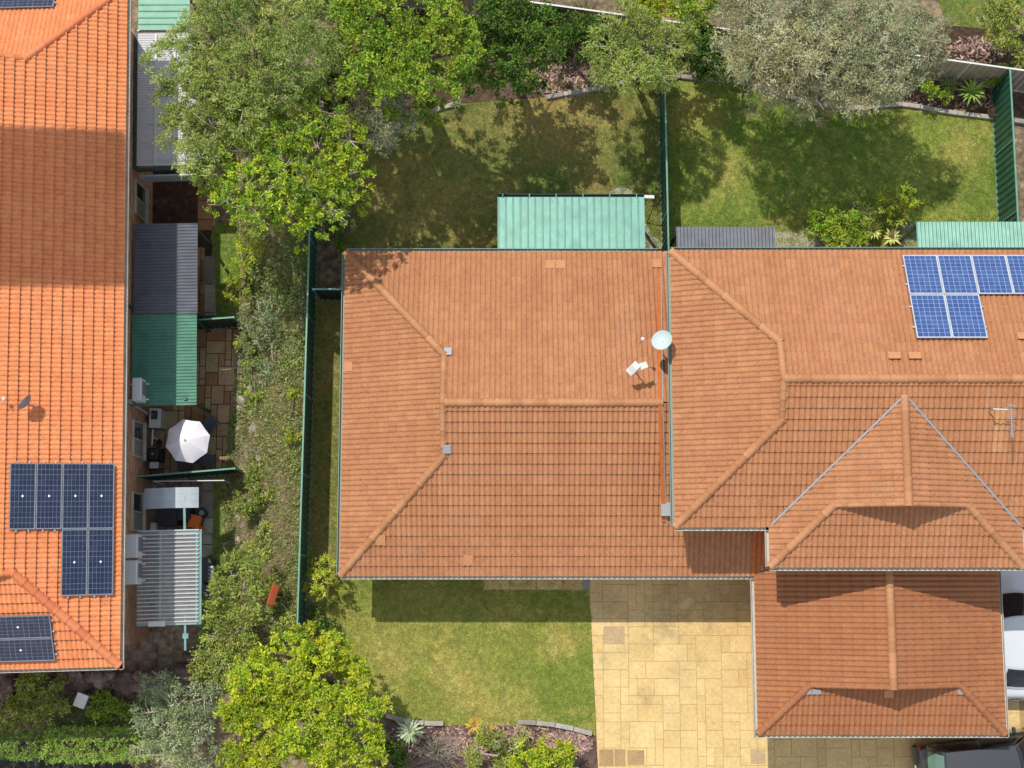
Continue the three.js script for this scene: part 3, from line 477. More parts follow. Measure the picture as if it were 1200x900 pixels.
{ // main patio
  const t = thing('patio_roof', 'sea green ribbed metal patio roof behind the tiled house', 'patio roof'), a = P(583, 231, 2.36), b = P(755, 230, 2.36);
  metalRoof(t, 'z', a.z, -9.75, a.x, b.x, 2.36, 2.46, 0.212, 0.028, 'trap', mSea, 5);
  const g = new GB().bar([a.x, 2.30, a.z - 0.10], [b.x, 2.30, a.z - 0.10], 0.014, 0.1).bar([a.x, 2.25, a.z - 0.05], [b.x, 2.25, a.z - 0.05], 0.1, 0.01); part('gutter', g.geo(), mDarkGreen, t);
  for (let i = 0; i < 6; i++) part('gutter_bracket', box(a.x + 0.15 + i * 0.85, a.x + 0.18 + i * 0.85, 2.34, 2.372, a.z - 0.115, a.z + 0.03), mSeaDark, t);
  for (const x of [a.x + 0.1, (a.x + b.x) / 2, b.x - 0.1]) part('post', new GB().box(x - 0.04, x + 0.04, 0, 2.3, a.z + 0.02, a.z + 0.10).geo(), mPost, t);
  { const g = new GB(); for (const k of [0.06, 0.5, 0.94]) for (let x = a.x + 0.045; x < b.x; x += 0.212) { const z = a.z + (-9.75 - a.z) * k, y = 2.39 + 0.1 * k; g.cyl([x, y, z], [x, y + 0.012, z], 0.012, 0.01, 6); } part('screw_heads', g.geo(), mLead, t).userData.kind = 'stuff'; }
  part('beam', box(a.x, b.x, 2.2, 2.33, a.z + 0.02, a.z + 0.08), mPost, t); part('downpipe', new GB().bar([b.x, 2.28, a.z - 0.03], [b.x + 0.32, 2.24, a.z - 0.03], 0.1, 0.1).geo(), mWhite, t);
}
{ // clothes prop leaning on the lawn next to it
  const t = thing('timber_prop', 'thin dark pole leaning beside the end of the sea green patio roof', 'pole'), q = P(762, 258); part('pole', new GB().cyl([q.x - 0.12, 0.02, q.z + 0.1], [q.x + 0.1, 1.2, q.z - 0.4], 0.018, 0.014, 6).geo(), mat(A(110, 86, 60), 0.8), t);
}
{ // neighbour: grey awning and green patio
  let t = thing('patio_roof', 'dark grey corrugated awning behind the taller tiled house', 'awning'), a = P(792, 266, 2.3), b = P(908, 265, 2.3);
  metalRoof(t, 'z', a.z, -9.2, a.x, b.x, 2.3, 2.42, 0.105, 0.03, 'sine', mRidgeGrey, 4); for (const x of [a.x + 0.08, b.x - 0.08]) part('post', box(x - 0.04, x + 0.04, 0, 2.27, a.z + 0.05, a.z + 0.13), mPost, t); part('beam', box(a.x, b.x, 2.16, 2.28, a.z + 0.05, a.z + 0.1), mDarkGrey, t);
  t = thing('patio_roof', 'sea green corrugated patio roof beside the corrugated fence and solar panels', 'patio roof'); const c = P(1073, 260, 2.3), d = P(1235, 258, 2.3);
  metalRoof(t, 'z', c.z, -9.2, c.x, d.x, 2.3, 2.42, 0.125, 0.03, 'sine', mSea, 4); for (const x of [c.x + 0.08, d.x - 0.08]) part('post', box(x - 0.04, x + 0.04, 0, 2.27, c.z + 0.05, c.z + 0.13), mPost, t); part('beam', box(c.x, d.x, 2.16, 2.28, c.z + 0.05, c.z + 0.1), mPost, t);
  sheet('patio_slab', px2([[1050, 262], [1240, 262], [1240, 306], [1050, 306]]), 0.016, mConc, 'paving under the sea green corrugated patio roof');
}
const PH = 0.6, rotL = 0.0285;
{ // dark corrugated roof
  const t = thing('patio_roof', 'charcoal corrugated patio roof against the brick wall of the orange tiled house', 'patio roof', [-12.38, PH, -10.1], rotL);
  metalRoof(t, 'x', 0, 2.06, -1.5, 1.53, 0.12, 0, 0.105, 0.03, 'sine', metal([118, 122, 134], 0.5, 1.75), 4);
  for (const z of [-1.4, 1.4]) part('post', box(1.9, 1.98, YB - PH, -0.03, z - 0.04, z + 0.04), mPost, t); part('beam', box(1.9, 1.96, -0.14, -0.02, -1.5, 1.52), mDarkGrey, t);
}
{
  const t = thing('patio_roof', 'dark green corrugated patio roof between the white umbrella and the charcoal roof', 'patio roof', [-12.33, PH, -7.06], rotL);
  metalRoof(t, 'x', 0, 2.08, -1.49, 1.5, 0.12, 0, 0.105, 0.024, 'sine', metal([86, 152, 126], 0.5, 1.6), 4);
  for (const z of [-1.4, 1.4]) part('post', box(1.9, 1.98, YB - PH, -0.03, z - 0.04, z + 0.04), mPost, t); part('beam', box(1.9, 1.96, -0.14, -0.02, -1.5, 1.5), mPost, t);
  part('vent_cap', new GB().cyl([1.72, 0.02, 1.28], [1.72, 0.1, 1.28], 0.07, 0.07, 10).geo(), mPost, t);
}
const mRib = new THREE.MeshPhysicalMaterial({ color: A(228, 230, 230, 1.5), roughness: 0.5, transmission: 0.3, thickness: 0, side: THREE.DoubleSide });
const mClear = new THREE.MeshPhysicalMaterial({ color: new THREE.Color(0.93, 0.95, 0.95), roughness: 0.08, transmission: 0.86, thickness: 0, side: THREE.DoubleSide });
{
  const t = thing('patio_roof', 'clear corrugated plastic patio roof with pale green frame over dark boxes', 'patio roof', [-11.9, PH, -0.06], rotL);
  metalRoof(t, 'x', 0, 1.97, -1.5, 1.5, 0.1, 0, 0.125, 0.04, 'trap', mClear, 4, 'plastic_sheet');
  for (let i = 0; i < 24; i++) part('sheet_rib', new GB().bar([0.02, 0.146, -1.484 + i * 0.125], [1.95, 0.048, -1.484 + i * 0.125], 0.042, 0.006).geo(), mRib, t);
  for (const z of [-1.42, 1.46]) { part('post', box(1.82, 1.9, YB - PH, -0.03, z - 0.04, z + 0.04), mPostPale, t); part('rafter', new GB().bar([0, 0.02, z], [1.95, -0.07, z], 0.06, 0.1).geo(), mPostPale, t); }
  for (const x of [0.72, 1.88]) part('batten', new GB().bar([x, 0.02, -1.5], [x, 0.02, 1.5], 0.05, 0.06).geo(), x > 1 ? mPostPale : mat(A(206, 190, 168), 0.8), t);
  part('bracket_arm', new GB().bar([1.5, -0.05, 1.2], [1.5, -0.1, 2.3], 0.07, 0.07).bar([1.42, -0.06, 1.85], [1.6, -0.06, 1.85], 0.16, 0.03).geo(), mPostPale, t);
  part('downpipe', new GB().bar([1.86, -0.05, 1.45], [1.9, -1.6, 1.75], 0.07, 0.07).geo(), mPostPale, t);
  part('gutter', new GB().bar([1.99, -0.03, -1.5], [1.99, -0.03, 1.5], 0.07, 0.07).geo(), mPostPale, t);
  const b = thing('storage_box', 'white flat box lying on the end of the clear plastic patio roof', 'box', [-11.28, PH + 0.11, 1.36], rotL); part('box_body', rbox(0.42, 0.09, 0.17, 0.02), mWhite, b); part('lid', rbox(0.16, 0.1, 0.18, 0.02).translate(0.26, 0.01, 0), mWhite, b);
}
{ // long pergola roof under the trees
  const t = thing('patio_roof', 'grey plastic sheet pergola roof with white rafters and dark green edge beams', 'pergola', [-12.62, PH, -18.2], rotL);
  const mp = new THREE.MeshPhysicalMaterial({ color: new THREE.Color(0.5, 0.5, 0.52), roughness: 0.5, transmission: 0.15, thickness: 0, side: THREE.DoubleSide });
  for (let i = 0; i < 7; i++) metalRoof(t, 'x', 0.05, 1.95, i * 0.66, i * 0.66 + 0.655, 0.06, 0, 0.082, 0.014, 'sine', mp, 1, 'plastic_sheet');
  for (const x of [0.66, 1.3]) part('rafter', new GB().bar([x, 0.07, 0.05], [x, 0.07, 4.6], 0.05, 0.05).geo(), mWhite, t);
  for (const z of [3.2, 3.85, 4.45]) part('batten', new GB().bar([0.05, 0.045, z], [1.9, 0.045, z], 0.04, 0.03).geo(), mCream, t);
  part('edge_beam', new GB().bar([0, -0.02, 0], [0, -0.02, 4.7], 0.1, 0.18).bar([0, -0.02, 4.72], [2, -0.02, 4.72], 0.1, 0.16).geo(), mDarkGreen, t);
  for (const z of [0.1, 4.65]) part('post', box(1.86, 1.94, YB - PH, -0.03, z - 0.04, z + 0.04), mPost, t);
  part('screen_wall', box(0.1, 2, -0.75, -0.08, 4.88, 4.93), metal([196, 208, 214]), t);
  const u = thing('patio_roof', 'green metal patio roof at the end of the long pergola', 'patio roof', [-12.64, PH, -18.25], rotL); metalRoof(u, 'x', 0.1, 1.8, -1.4, -0.02, 0.16, 0.06, 0.2, 0.02, 'trap', mSeaDark, 2); part('edge_beam', new GB().bar([0.05, 0.05, -0.03], [1.85, -0.02, -0.03], 0.05, 0.12).geo(), mWhite, u);
  for (const z of [-1.3, -0.15]) part('post', box(1.68, 1.76, YB - PH, 0.02, z - 0.04, z + 0.04), mPost, u);
}
{ // curved awning and its beam
  const t = thing('curved_awning', 'pale blue grey curved metal awning over the dark side yard', 'awning', [-10.95, PH - 0.35, -2.62], rotL), g = new GB(), m = 12, mm = metal([206, 218, 224], 0.4);
  for (let k = 0; k < 3; k++) { const s = new GB(); for (let i = 0; i < m; i++) { const q = j => { const a = j / m * Math.PI * 0.62 + 0.6; return [-Math.cos(a) * 1.06, Math.sin(a) * 0.42]; }, [x0, y0] = q(i), [x1, y1] = q(i + 1), za = -0.32 + k * 0.22, zb = za + 0.217; s.quad([x0, y0, za], [x0, y0, zb], [x1, y1, zb], [x1, y1, za]); } part('metal_sheet', s.geo(), mm, t); }
  part('beam', new GB().bar([0.44, 0.34, -0.02], [0.46, 0.30, 1.2], 0.075, 0.08).geo(), mPostPale, t); part('post', box(0.4, 0.47, -2.25, 0.3, 1.15, 1.22), mPostPale, t); part('bracket', new GB().bar([0.3, 0.36, -0.32], [0.3, 0.36, 0.34], 0.03, 0.03).geo(), mPostPale, t);
}

// ---------------------------------------------------------------- fences
function fence(name, label, a, b, y, h, mSheet, mRail, pitch, sheetW = 2.36, ya, group) {
  const d = V(b[0] - a[0], 0, b[1] - a[1]), L = d.length(), n = Math.max(1, Math.round(L / sheetW)), t = thing(name, label, 'fence', [a[0], y, a[1]], Math.atan2(-d.z, d.x), group);
  for (let k = 0; k < n; k++) {
    const s0 = L * k / n + 0.03, s1 = L * (k + 1) / n - 0.03, per = Math.round((s1 - s0) / pitch), g = new GB(), pts = [];
    for (let i = 0; i < per; i++) { const w = (s1 - s0) / per, x = s0 + i * w; pts.push([x, -0.014], [x + w * 0.34, -0.014], [x + w * 0.5, 0.018], [x + w * 0.84, 0.018]); } pts.push([s1, -0.014]);
    for (let i = 0; i < pts.length - 1; i++) g.quad([pts[i][0], 0.03, pts[i][1]], [pts[i + 1][0], 0.03, pts[i + 1][1]], [pts[i + 1][0], h - 0.03, pts[i + 1][1]], [pts[i][0], h - 0.03, pts[i][1]]);
    part('fence_panel', g.geo(), mSheet, t);
    part('top_rail', box(s0, s1, h - 0.045, h, -0.025, 0.025), mRail, t); part('bottom_rail', box(s0, s1, 0.02, 0.06, -0.022, 0.026), mRail, t);
  }
  for (let k = 0; k <= n; k++) part('post', box(L * k / n - 0.028, L * k / n + 0.028, -0.3, h + 0.004, -0.03, 0.032), mRail, t);
  return t;
}
const mFenceG = metal([58, 116, 94], 0.5), mFenceTop = metal([120, 176, 154], 0.5), mFenceC = metal([222, 208, 186], 0.5, 1.6), mFenceD = metal([36, 66, 56], 0.55);
fence('metal_fence', 'long green metal fence along the weedy bank beside the tiled house', [-6.47, -13.4], [-6.62, 1.75], 0, 1.8, mFenceG, mFenceTop, 0.2);
fence('metal_fence', 'short green cross fence joining the long fence to the tiled house', [-6.35, -9.2], [-4.8, -9.2], 0, 1.75, mFenceD, mPostPale, 0.2);
fence('metal_fence', 'green metal fence dividing the two back lawns', [4.98, -16.6], [5.02, -9.3], 0, 1.8, mFenceG, mFenceTop, 0.2);
fence('metal_fence', 'green ribbed fence at the far side of the neighbouring lawn', [16.25, -16.5], [16.25, -9.4], 0, 1.8, mFenceG, mFenceTop, 0.24);
fence('metal_fence', 'cream metal back fence behind the trees and mulch beds', [-8.2, -20.1], [19.6, -16.05], 0, 1.8, mFenceC, mWhite, 0.2);
{ const a = P(228, 376, -0.3), b = P(274, 372, -0.3); fence('metal_fence', 'short green fence between the grass strip and the stone paved yard', [a.x - 0.3, a.z], [b.x, b.z], -2, 1.75, mFenceD, mFenceTop, 0.2); }
{ const a = P(170, 558, -0.3), b = P(275, 549, -0.3); fence('metal_fence', 'dark green fence between the umbrella yard and the curved awning', [a.x - 0.3, a.z + 0.02], [b.x, b.z], -2, 1.75, mFenceD, mFenceTop, 0.2); }
{ const a = P(180, 564, -0.6), b = P(262, 563, -0.6), t = thing('screen_rail', 'thin pale rail standing just behind the dark yard fence', 'rail', [0, 0, 0]); part('rail', new GB().bar([a.x, -0.6, a.z], [b.x, -0.6, b.z], 0.03, 0.03).geo(), mWhite, t); for (const q of [a, b]) part('post', box(q.x - 0.02, q.x + 0.02, -2, -0.6, q.z - 0.02, q.z + 0.02), mWhite, t); }

// ---------------------------------------------------------------- solar panels
const cellTex = (w, h, dark, line, gap, mid) => { const n = 256, t = tex(n, (x, y) => { const fx = x * w % 1, fy = y * h % 1; if (mid && Math.hypot((x - 0.5) * 2, (y - 0.5) * 0.8) < 0.035) return [220, 224, 230]; return fx < gap || fx > 1 - gap || fy < gap || fy > 1 - gap ? line : dark.map(v => v + N3(Math.floor(x * w) * 2.7, Math.floor(y * h) * 3.1, 5) * 16); }); t.wrapS = t.wrapT = THREE.ClampToEdgeWrapping; return t; };
const tDark = cellTex(12, 6, [17, 23, 44], [86, 95, 118], 0.045, true), tBlue = cellTex(6, 10, [46, 72, 122], [124, 142, 176], 0.042, false);
const pvMat = t => new THREE.MeshPhysicalMaterial({ map: t, roughness: 0.14, clearcoat: 0.5, clearcoatRoughness: 0.08, side: THREE.DoubleSide });
const mPvDark = pvMat(tDark), mPvBlue = pvMat(tBlue), mFrame = metal([226, 230, 234], 0.35), mFrameD = metal([150, 156, 166], 0.35);
function solar(pl, parentMatrix, u0, u1, v0, v1, glass, fm, label, group, turned) {
  const t = thing('solar_panel', label, 'solar panel', [0, 0, 0], 0, group), w = u1 - u0, h = v1 - v0;
  const q = new THREE.Matrix4().copy(basisOf(pl)).setPosition(pl.at(u0, v0, 0.16)); if (parentMatrix) q.premultiply(parentMatrix); q.decompose(t.position, t.quaternion, t.scale);
  const f = 0.03, g = new GB().box(0, w, -0.035, 0.004, -f, 0).box(0, w, -0.035, 0.004, -h, -h + f).box(0, f, -0.035, 0.004, -h + f, -f).box(w - f, w, -0.035, 0.004, -h + f, -f); part('frame', g.geo(), fm, t);
  const pg = new GB().quad([f, 0, -f], [w - f, 0, -f], [w - f, 0, -h + f], [f, 0, -h + f]); pg.u = turned ? [0, 0, 0, 1, 1, 1, 0, 0, 1, 1, 1, 0] : [0, 0, 1, 0, 1, 1, 0, 0, 1, 1, 0, 1]; part('glass', pg.geo(), glass, t); part('backsheet', box(f, w - f, -0.012, -0.006, -h + f, -f), mFrameD, t);
  for (const k of [0.28, 0.75]) part('mounting_rail', box(-0.06, w + 0.06, -0.1, -0.036, -h * k, -h * k + 0.04), mFrame, t);
}
house3.updateMatrixWorld(true); const inv3 = house3.matrixWorld.clone().invert(), M3 = house3.matrixWorld;
const onL = (pl, px, py) => { let h = 4, q; for (let i = 0; i < 15; i++) { q = P(px, py, h).applyMatrix4(inv3); h = pl.y(q.x, q.z) + 0.16; q.y = h; } return pl.uv([q.x, q.z]); };
{
  const a = onL(plLR, 9, 543), b = onL(plLR, 71, 543), c = onL(plLR, 132, 543), d = onL(plLR, 132, 697);     // u runs along the eave, v up the slope
  const du = (d[0] - c[0]) / 2, vs = [c[1], (c[1] + b[1]) / 2, b[1], (a[1] + b[1]) / 2, a[1]], grp = 'stepped solar array on the orange roof';
  for (let k = 0; k < 2; k++) for (let q = 0; q < (k ? 2 : 4); q++) { const u = c[0] + du * k; solar(plLR, M3, Math.min(u, u + du) + 0.006, Math.max(u, u + du) - 0.006, vs[q] + 0.008, vs[q + 1] - 0.008, mPvDark, mFrameD, `dark stepped array panel ${['along the eave', 'second from the eave', 'third from the eave', 'fourth from the eave'][q]}, ${k ? 'away from the roof dish' : 'on the roof dish side'}`, grp); }
  const e = onL(plLF, 58, 718), f = onL(plLF, 61, 772), hm = (e[1] + f[1]) / 2; for (let k = 0; k < 2; k++) solar(plLF, M3, e[0] - 1.95, e[0], (k ? hm : f[1]) + 0.008, (k ? e[1] : hm) - 0.008, mPvDark, mFrameD, k ? 'upper dark solar panel on the orange hip above the rock wall' : 'lower dark solar panel on the orange hip, beside the eave above the rock wall', 'solar panels on the orange front hip');
  const i = onL(plLB, 62, 10); solar(plLB, M3, i[0], i[0] + 1.95, i[1] - 0.8, i[1] - 0.02, mPvDark, mFrameD, 'dark solar panel on the orange hip beyond the shaded band of tiles', 'solar panels on the orange rear hip');
}
{
  const iter = (px, py) => { let h = 5.6, q; for (let i = 0; i < 15; i++) { q = P(px, py, h); h = plNB.y(q.x, q.z) + 0.16; } return plNB.uv([q.x, q.z]); };
  const a = iter(1058, 301), b = iter(1068, 347), c = iter(1080, 398), w = Math.abs(iter(1098, 300)[0] - a[0]), nth = ['first', 'second', 'third', 'fourth', 'fifth'], grp = 'blue solar array on the taller house', U = Math.max(a[0], b[0]);
  for (let k = 0; k < 5; k++) solar(plNB, null, U - w * (k + 1) + 0.012, U - w * k, a[1], b[1] - 0.015, mPvBlue, mFrame, `blue solar panel in the row along the eave, ${nth[k]} from the round shrub end`, grp);
  for (let k = 0; k < 2; k++) solar(plNB, null, U - w * (k + 1) + 0.012, U - w * k, b[1] + 0.01, c[1], mPvBlue, mFrame, `blue solar panel in the short row by the ridge, ${nth[k]} from the vent tiles`, grp);
}

// ---------------------------------------------------------------- aerials and dishes
function dish(label, pos, r, n, feed, m) {
  const t = thing('satellite_dish', label, 'satellite dish', pos.toArray()), N = V(...n).normalize(), q = new THREE.Quaternion().setFromUnitVectors(V(0, 1, 0), N);
  const pts = []; for (let i = 0; i <= 8; i++) { const k = i / 8 * r; pts.push(new THREE.Vector2(k, k * k * 0.45 / r)); } const d = part('reflector', new THREE.LatheGeometry(pts, 28), m, t); d.quaternion.copy(q); d.position.y = 0.55;
  const f = N.clone().multiplyScalar(r * 1.1).add(V(...feed)).add(V(0, 0.55, 0)); part('feed_arm', new GB().cyl(V(0, 0.5, 0).addScaledVector(V(...feed), 1.4).toArray(), f.toArray(), 0.015, 0.012, 6).geo(), mLead, t); part('feed_horn', new THREE.SphereGeometry(0.06, 10, 8).translate(f.x, f.y, f.z), mWhite, t);
  part('mast', new GB().cyl([0, -0.2, 0], [0, 0.56, 0], 0.025, 0.025, 8).geo(), mLead, t);
}
{ const q = P(776, 402, 4.95); dish('pale round satellite dish at the eave between the two tiled houses', V(q.x, 4.6, q.z), 0.31, [-0.35, 0.9, -0.25], [-0.5, 0, 0.05], mat(A(206, 222, 218), 0.5)); }
{ const q = P(34, 476, 4.4), pl = plLR; dish('dark edged satellite dish seen side on over the orange tiles', V(q.x + 0.1, 4.25, q.z), 0.27, [-0.8, 0.05, -0.6], [-0.45, 0.05, 0.02], mat(A(150, 146, 150), 0.5)); }
{ // television aerial with grid reflector
  const q = onPlane(plMB, 745, 437), t = thing('roof_aerial', 'white panel television aerial near the ridge of the tiled house', 'aerial', [q.x, q.y, q.z]); const top = 1.0;
  part('mast', new GB().cyl([0, 0, 0], [0, top, 0], 0.02, 0.02, 8).geo(), mLead, t);
  const g1 = rbox(0.42, 0.05, 0.24, 0.02).rotateZ(0.5).rotateY(0.75).translate(-0.16, top, 0.02), g2 = rbox(0.26, 0.05, 0.2, 0.02).rotateZ(-0.4).rotateY(0.4).translate(0.14, top + 0.02, -0.06); part('panel', g1, mWhite, t); part('panel', g2, mWhite, t);
  const e = new GB(); for (let i = -3; i <= 3; i++) e.bar([-0.16 + i * 0.05, top + 0.04, -0.13 - i * 0.03], [-0.06 + i * 0.05, top + 0.04, 0.12 - i * 0.03], 0.012); part('element', e.geo(), mLead, t);
}
{ // yagi aerial
  const q = onPlane(plNF, 1158, 482), t = thing('roof_aerial', 'grey television aerial with many short rods over the taller tiled house', 'aerial', [q.x, q.y, q.z]), h = 0.55;
  part('mast', new GB().cyl([0, 0, 0], [0.02, h, 0], 0.02, 0.018, 8).geo(), mLead, t); part('arm', new GB().cyl([-0.05, h, 0], [0.46, h, 0.02], 0.018, 0.018, 8).geo(), mWhite, t);
  const g = new GB().cyl([0.44, h + 0.05, -0.15], [0.42, h + 0.05, 0.82], 0.016, 0.016, 6); for (let i = 0; i < 13; i++) g.cyl([0.43 - (0.09 - i * 0.002), h + 0.05, -0.05 + i * 0.066], [0.43 + (0.09 - i * 0.002), h + 0.05, -0.05 + i * 0.066], 0.008, 0.008, 5); g.cyl([0.3, h + 0.12, -0.1], [0.58, h + 0.12, -0.06], 0.01, 0.01, 5).cyl([0.3, h - 0.02, -0.02], [0.58, h - 0.02, -0.1], 0.01, 0.01, 5); part('boom', g.geo(), mLead, t);
}

// ---------------------------------------------------------------- side yard of the orange house
const paveTone = [[206, 158, 114], [190, 138, 98], [218, 184, 140], [178, 130, 94], [204, 170, 130]].map(c => mat(A(...c, 1.55), 0.9, { map: texConc, bumpMap: texConc, bumpScale: 0.01 }));
function paved(name, px, label, C, tones, sizes) {
  const poly = px2(px, -2), base = sheet(name, poly, -1.992, mMulchDark, label), xs = poly.map(p => p[0]), zs = poly.map(p => p[1]), X = Math.min(...xs), Z = Math.min(...zs), nx = Math.ceil((Math.max(...xs) - X) / C), nz = Math.ceil((Math.max(...zs) - Z) / C), full = Array.from({ length: nz }, () => Array(nx).fill(false));
  for (let j = 0; j < nz; j++) for (let i = 0; i < nx; i++) {
    if (full[j][i]) continue; const [w0, h0] = pick(sizes); let w = 1, h = 1; while (w < w0 && i + w < nx && !full[j][i + w]) w++; while (h < h0 && j + h < nz) h++;
    for (let b = 0; b < h; b++) for (let a = 0; a < w; a++) full[j + b][i + a] = true;
    const g = 0.012, p = clipPoly([[X + i * C + g, Z + j * C + g], [X + (i + w) * C - g, Z + j * C + g], [X + (i + w) * C - g, Z + (j + h) * C - g], [X + i * C + g, Z + (j + h) * C - g]], poly); if (p.length < 3) continue;
    part('paving_stone', prism(p, -2, -1.965 + R(0, 0.012)), pick(tones), base);
  }
}
paved('patio_paving', [[170, 200], [252, 200], [252, 300], [232, 300], [232, 270], [160, 270]], 'brown stone patio shaded by the trees', 0.22, paveTone, [[2, 2], [3, 2], [2, 3], [3, 3], [2, 1]]);
paved('patio_paving', [[228, 290], [240, 290], [240, 372], [228, 372]], 'brown stone edge beside the charcoal patio roof', 0.24, paveTone, [[1, 2], [1, 3], [2, 2]]);
paved('stone_paving', [[168, 385], [281, 385], [283, 552], [166, 556]], 'mottled brown stone paving around the white umbrella', 0.22, paveTone.concat([mat(A(206, 180, 140), 0.9, { map: texConc })]), [[2, 2], [3, 2], [2, 3], [1, 2], [2, 1], [3, 3]]);
paved('concrete_strip', [[239, 300], [252, 300], [253, 370], [240, 370]], 'pale concrete strip beside the narrow grass', 0.5, [mConcDark, mConc], [[1, 1], [1, 2]]);
paved('concrete_strip', [[238, 560], [250, 560], [250, 650], [233, 655]], 'pale concrete edge beside the orange crate', 0.45, [mConc, mConcDark], [[1, 1], [1, 2]]);
sheet('yard_floor', px2([[150, 560], [238, 560], [236, 655], [236, 790], [140, 790]], -2), -1.988, mat(A(176, 160, 138), 0.95, { map: texDirt }), 'dirt yard floor under the clear plastic roof');
function aircon(label, z, x = -11.98, y = 1.25, dx = 0.3) { const t = thing('air_conditioner', label, 'air conditioner', [x, y, z], rotL, 'air conditioners on the brick wall'); part('casing', rbox(dx, 0.62, 0.74, 0.04).translate(dx / 2, 0.31, 0), mat(A(226, 228, 226), 0.5), t); part('grille', rbox(0.03, 0.44, 0.44, 0.01).translate(dx + 0.004, 0.28, -0.05), mat(A(120, 124, 124), 0.6), t); for (const s of [-0.25, 0.25]) part('bracket', box(-0.25, dx + 0.08, -0.03, 0, s - 0.02, s + 0.02), mWhite, t); }
aircon('white air conditioner on the brick wall beside the dark green roof', P(158, 456, 1.9).z); aircon('white air conditioner above the clear plastic roof, beside the curved awning', P(153, 640, 1.9).z, -12.02, 1.3, 0.42); aircon('white air conditioner above the clear plastic roof, beside the brick wall corner', P(153, 671, 1.9).z, -12.0, 1.3, 0.42);
{ // umbrella
  const c = P(218, 516, 0.35), t = thing('garden_umbrella', 'open white octagonal garden umbrella over the stone paving', 'umbrella', [c.x, -2, c.z], 0.25), mU = mat(A(250, 244, 248, 1.4), 0.8), r = 0.74, y0 = 2.1, y1 = 2.52;
  part('pole', new GB().cyl([0, 0, 0], [0, 2.5, 0], 0.022, 0.022, 10).geo(), mWhite, t); part('base', new GB().cyl([0, 0, 0], [0, 0.09, 0], 0.24, 0.2, 16).geo(), mDarkGrey, t); part('finial', new THREE.SphereGeometry(0.03, 8, 6).translate(0, 2.55, 0), mLead, t);
  for (let i = 0; i < 8; i++) {
    const a = i / 8 * 6.2832, b = (i + 1) / 8 * 6.2832, g = new GB(), n = 5, q = (k, s) => { const th = a + (b - a) * s, sag = 1 - 0.09 * Math.sin(s * Math.PI) * k * k, rr = r * k * sag; return [Math.cos(th) * rr, y1 - (y1 - y0) * Math.pow(k, 1.25) - 0.02 * Math.sin(s * Math.PI) * k, Math.sin(th) * rr]; };
    for (let k = 0; k < n; k++) for (let s = 0; s < 4; s++) g.quad(q(k / n, s / 4), q(k / n, (s + 1) / 4), q((k + 1) / n, (s + 1) / 4), q((k + 1) / n, s / 4)); part('canopy_panel', g.geo(), mU, t);
    part('rib', new GB().cyl([0, y1 - 0.03, 0], [Math.cos(a) * r, y0 - 0.02, Math.sin(a) * r], 0.008, 0.008, 5).geo(), mLead, t);
  }
}
function chair(label, px, py, turn) { const c = P(px, py, -1.6), t = thing('garden_chair', label, 'chair', [c.x, -2, c.z], turn, 'grey chairs around the umbrella table'), m = mat(A(92, 94, 100), 0.8); part('seat', rbox(0.48, 0.06, 0.46, 0.02).translate(0, 0.42, 0), m, t); part('backrest', rbox(0.48, 0.5, 0.05, 0.02).rotateX(-0.2).translate(0, 0.7, -0.26), m, t); for (const x of [-0.21, 0.21]) for (const z of [-0.2, 0.2]) part('leg', new GB().cyl([x, 0, z], [x, 0.42, z], 0.015, 0.015, 6).geo(), mDarkGrey, t); }
chair('grey garden chair beside the umbrella, angled outward by the stone paving', 246, 497, -2.2); chair('dark grey garden chair beside the dark yard fence', 243, 540, 1.0); chair('dark grey garden chair tucked under the umbrella edge', 216, 543, 0.2);
{ const c = P(217, 520, -1.3), t = thing('garden_table', 'dark round garden table under the white umbrella', 'table', [c.x, -2, c.z]); part('table_top', new GB().cyl([0, 0.7, 0], [0, 0.73, 0], 0.42, 0.42, 20).geo(), mDarkGrey, t); for (let i = 0; i < 3; i++) part('leg', new GB().cyl([Math.cos(i * 2.1) * 0.3, 0, Math.sin(i * 2.1) * 0.3], [0, 0.7, 0], 0.02, 0.02, 6).geo(), mDarkGrey, t); }
{ const c = P(182, 490, -1.2), t = thing('laundry_trough', 'white outdoor sink bench against the brick wall', 'bench', [c.x, -2, c.z]); part('cabinet', rbox(0.36, 0.8, 0.62, 0.02).translate(0, 0.4, 0), mat(A(206, 204, 198), 0.6), t); part('bench_top', rbox(0.4, 0.05, 0.66, 0.015).translate(0, 0.83, 0), mWhite, t); part('basin', rbox(0.22, 0.06, 0.3, 0.02).translate(-0.02, 0.85, -0.1), mat(A(70, 74, 78), 0.4), t); part('tap', new GB().cyl([-0.13, 0.85, -0.1], [-0.13, 1.05, -0.1], 0.014).cyl([-0.13, 1.05, -0.1], [0, 1.03, -0.1], 0.012).geo(), mLead, t); }
{ const c = P(180, 535, -1.1), t = thing('barbecue', 'black barbecue with white side shelf under the brick wall windows', 'barbecue', [c.x, -2, c.z]); part('hood', rbox(0.38, 0.3, 0.4, 0.05).translate(0, 0.9, -0.08), mat(A(34, 34, 36), 0.35), t); part('side_shelf', rbox(0.3, 0.04, 0.22, 0.015).translate(0, 0.8, 0.28), mWhite, t); part('cart', rbox(0.36, 0.7, 0.42, 0.02).translate(0, 0.38, -0.08), mat(A(50, 50, 52), 0.5), t); part('thermometer', new GB().cyl([0, 1.05, -0.08], [0, 1.07, -0.08], 0.035, 0.035, 12).geo(), mLead, t); for (const s of [-0.14, 0.14]) part('leg', box(s - 0.02, s + 0.02, 0, 0.8, 0.34, 0.37), mDarkGrey, t); }
